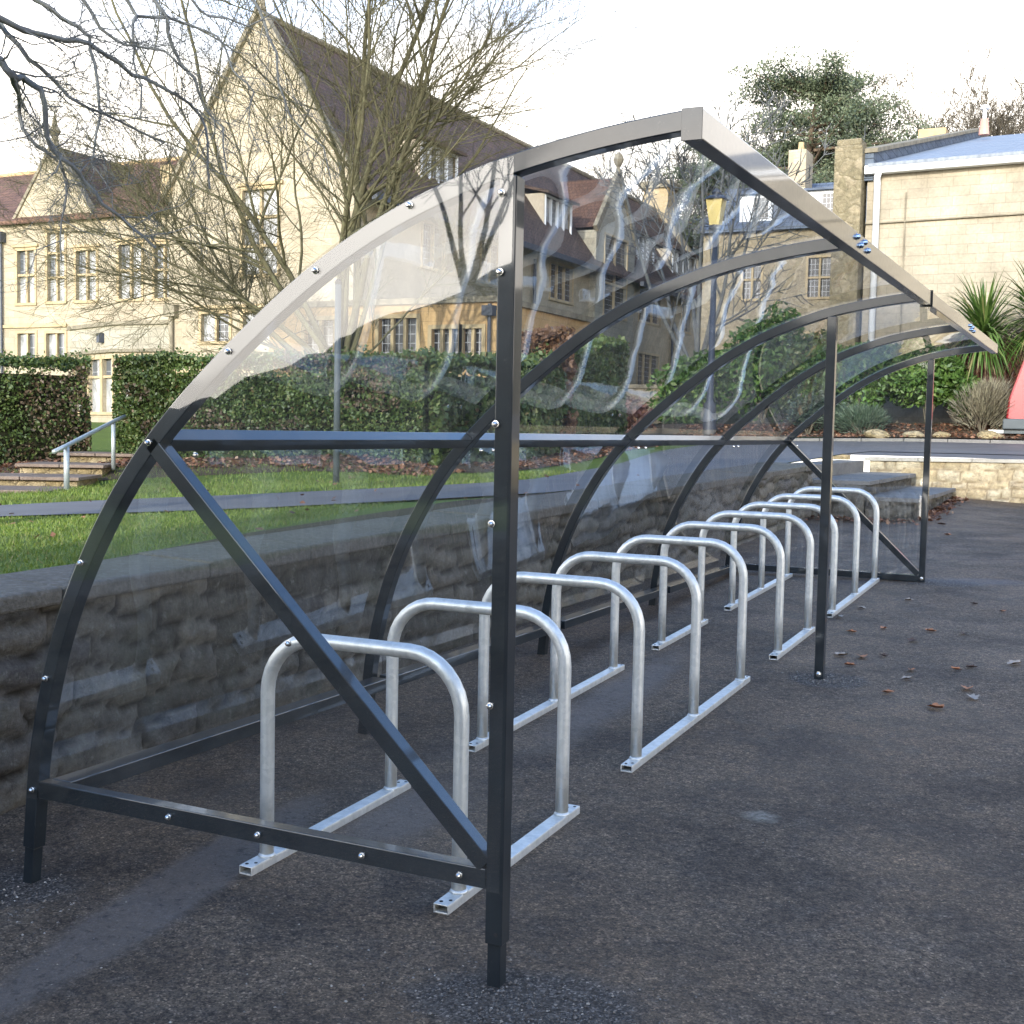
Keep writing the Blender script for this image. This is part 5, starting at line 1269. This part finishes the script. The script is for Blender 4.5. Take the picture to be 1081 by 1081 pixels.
# ------------------------------------------------------------------ unseen sun blocker added behind the viewer, shaped as a building
bk = thing('shade_blocker', 'unseen tall stone building added behind the viewer to shade the yard', 'building', (10, -24, -1))
fb2 = F((0, -19.0, 0), (1, 0, 0), (0, 1, 0)); H = [(x, x + 1.6, 2.2, 5.0) for x in (1.5, 6, 10.5, 15, 19.5)] + [(x, x + 1.6, 7.0, 9.4) for x in (1.5, 6, 10.5, 15, 19.5)]
b = MB(); wall_holes(b, fb2, -1.1, 26, -2, 11.4, H); b.box(-1.1, 26, -30, -19.25, -2, 11.4); b.build('wall', M['ashlar'], bk)
for h in H: window(bk, fb2, h, 3, [(h[2] + h[3]) / 2], 'pane_dark')
b = MB(); b.box(-1.3, 26.2, -30.2, -18.8, 11.4, 11.65); b.build('parapet', M['trim_grey'], bk)

def Bz(x, y):
    return (5.6 - 3.4 * ss(-9, -26, x) + .9 * fbm(x, y, 3, .35) + .35 * fbm(x, y, 1, 1.2)) * ss(-20, -27, y) * ss(-3, -8, x) - .2
grid_mesh('hillside', M['hill'], lin(-70, -3, 90), lin(-60, -20, 40), Bz)  # unseen mound added behind the viewer to bound the sky mirrored in the gable sheet

bare_tree('bare_tree', 'bare tree behind the viewer mirrored in the near clear sheet', (-9.6, -21.5, 2.2), 8.5, .13, 'bark_near', 4, 3, .7, kids=(4, 6), minr=.012, seed=93, fork=.25)

# ------------------------------------------------------------------ world, sun, camera
SUN_EL = R(17.5); SAZ = Vector((.035, -1.0)).normalized()       # horizontal direction towards the sun
sund = Vector((SAZ.x * math.cos(SUN_EL), SAZ.y * math.cos(SUN_EL), math.sin(SUN_EL)))
w = bpy.data.worlds.new('World'); sc.world = w; w.use_nodes = True; nt = w.node_tree; nt.nodes.clear(); t = NT(nt)
out = nt.nodes.new('ShaderNodeOutputWorld'); bg = nt.nodes.new('ShaderNodeBackground'); t.l(bg.outputs[0], out.inputs['Surface'])
sky = nt.nodes.new('ShaderNodeTexSky'); sky.sky_type = 'NISHITA'; sky.sun_disc = False; sky.sun_elevation = SUN_EL
sky.sun_rotation = math.atan2(sund.x, sund.y); sky.altitude = 60; sky.air_density = 1.0; sky.dust_density = 1.2; sky.ozone_density = 1.0
tc = nt.nodes.new('ShaderNodeTexCoord'); p = t.xyz(tc.outputs['Generated'])
zz = t.math('MAXIMUM', p[2], 0.0); den = t.math('ADD', zz, .16)
cv = t.comb(t.math('DIVIDE', p[0], den), t.math('DIVIDE', p[1], den), 0.0)
cn = t.noise(.9, 6, .6, cv, .4)
hz = t.math('SUBTRACT', 1.0, t.math('MULTIPLY', zz, 2.3))           # more cloud low down
cf = t.ramp(t.math('ADD', cn, t.math('MULTIPLY', hz, .95)), [(.52, 0), (.85, 1)])
dt = nt.nodes.new('ShaderNodeVectorMath'); dt.operation = 'DOT_PRODUCT'; t.l(tc.outputs['Generated'], dt.inputs[0]); dt.inputs[1].default_value = sund
glow = t.math('POWER', t.math('MAXIMUM', t.math('MULTIPLY_ADD', dt.outputs['Value'], .5, .5), 0.0), 6.0)
CL = 9.0
cb_ = t.math('MULTIPLY_ADD', glow, CL * 2.2, CL)
cc = nt.nodes.new('ShaderNodeVectorMath'); cc.operation = 'SCALE'; cc.inputs[0].default_value = (1.07, 1.0, .91); t.l(cb_, cc.inputs['Scale'])
sk = t.mix(1.0, sky.outputs[0], (1.25, 1.55, 1.95), 'MULTIPLY')
mx = t.mix(cf, sk, cc.outputs[0])
t.l(mx, bg.inputs['Color']); bg.inputs['Strength'].default_value = .15
sl = bpy.data.lights.new('sun', 'SUN'); sl.energy = 2.05; sl.angle = R(.6); sl.color = (1, .95, .86); so = bpy.data.objects.new('sun', sl); COL.objects.link(so)
so.rotation_euler = (-sund).to_track_quat('-Z', 'Y').to_euler(); so.location = (0, -40, 30)

cam = bpy.data.cameras.new('camera'); co = bpy.data.objects.new('camera', cam); COL.objects.link(co); sc.camera = co
yaw, pit, rol = R(-25.946), R(-3.867), R(1.161)
f_ = Vector((math.sin(yaw) * math.cos(pit), math.cos(yaw) * math.cos(pit), math.sin(pit))); r_ = Vector((math.cos(yaw), -math.sin(yaw), 0)); u_ = r_.cross(f_)
r2 = r_ * math.cos(rol) + u_ * math.sin(rol); u2 = -r_ * math.sin(rol) + u_ * math.cos(rol)
mt = Matrix((r2, u2, -f_)).transposed().to_4x4(); mt.translation = Vector((3.117, -2.901, 1.2)); co.matrix_world = mt
cam.sensor_width = 36; cam.lens = 36 * 1306.7 / 1081; cam.clip_start = .05; cam.clip_end = 1500
sc.view_settings.view_transform = 'Standard'; sc.view_settings.look = 'None'; sc.view_settings.gamma = 1; sc.view_settings.exposure = 1.17
sc.cycles.max_bounces = 6; sc.cycles.diffuse_bounces = 3; sc.cycles.glossy_bounces = 4; sc.cycles.transparent_max_bounces = 16; sc.cycles.caustics_reflective = False; sc.cycles.caustics_refractive = False
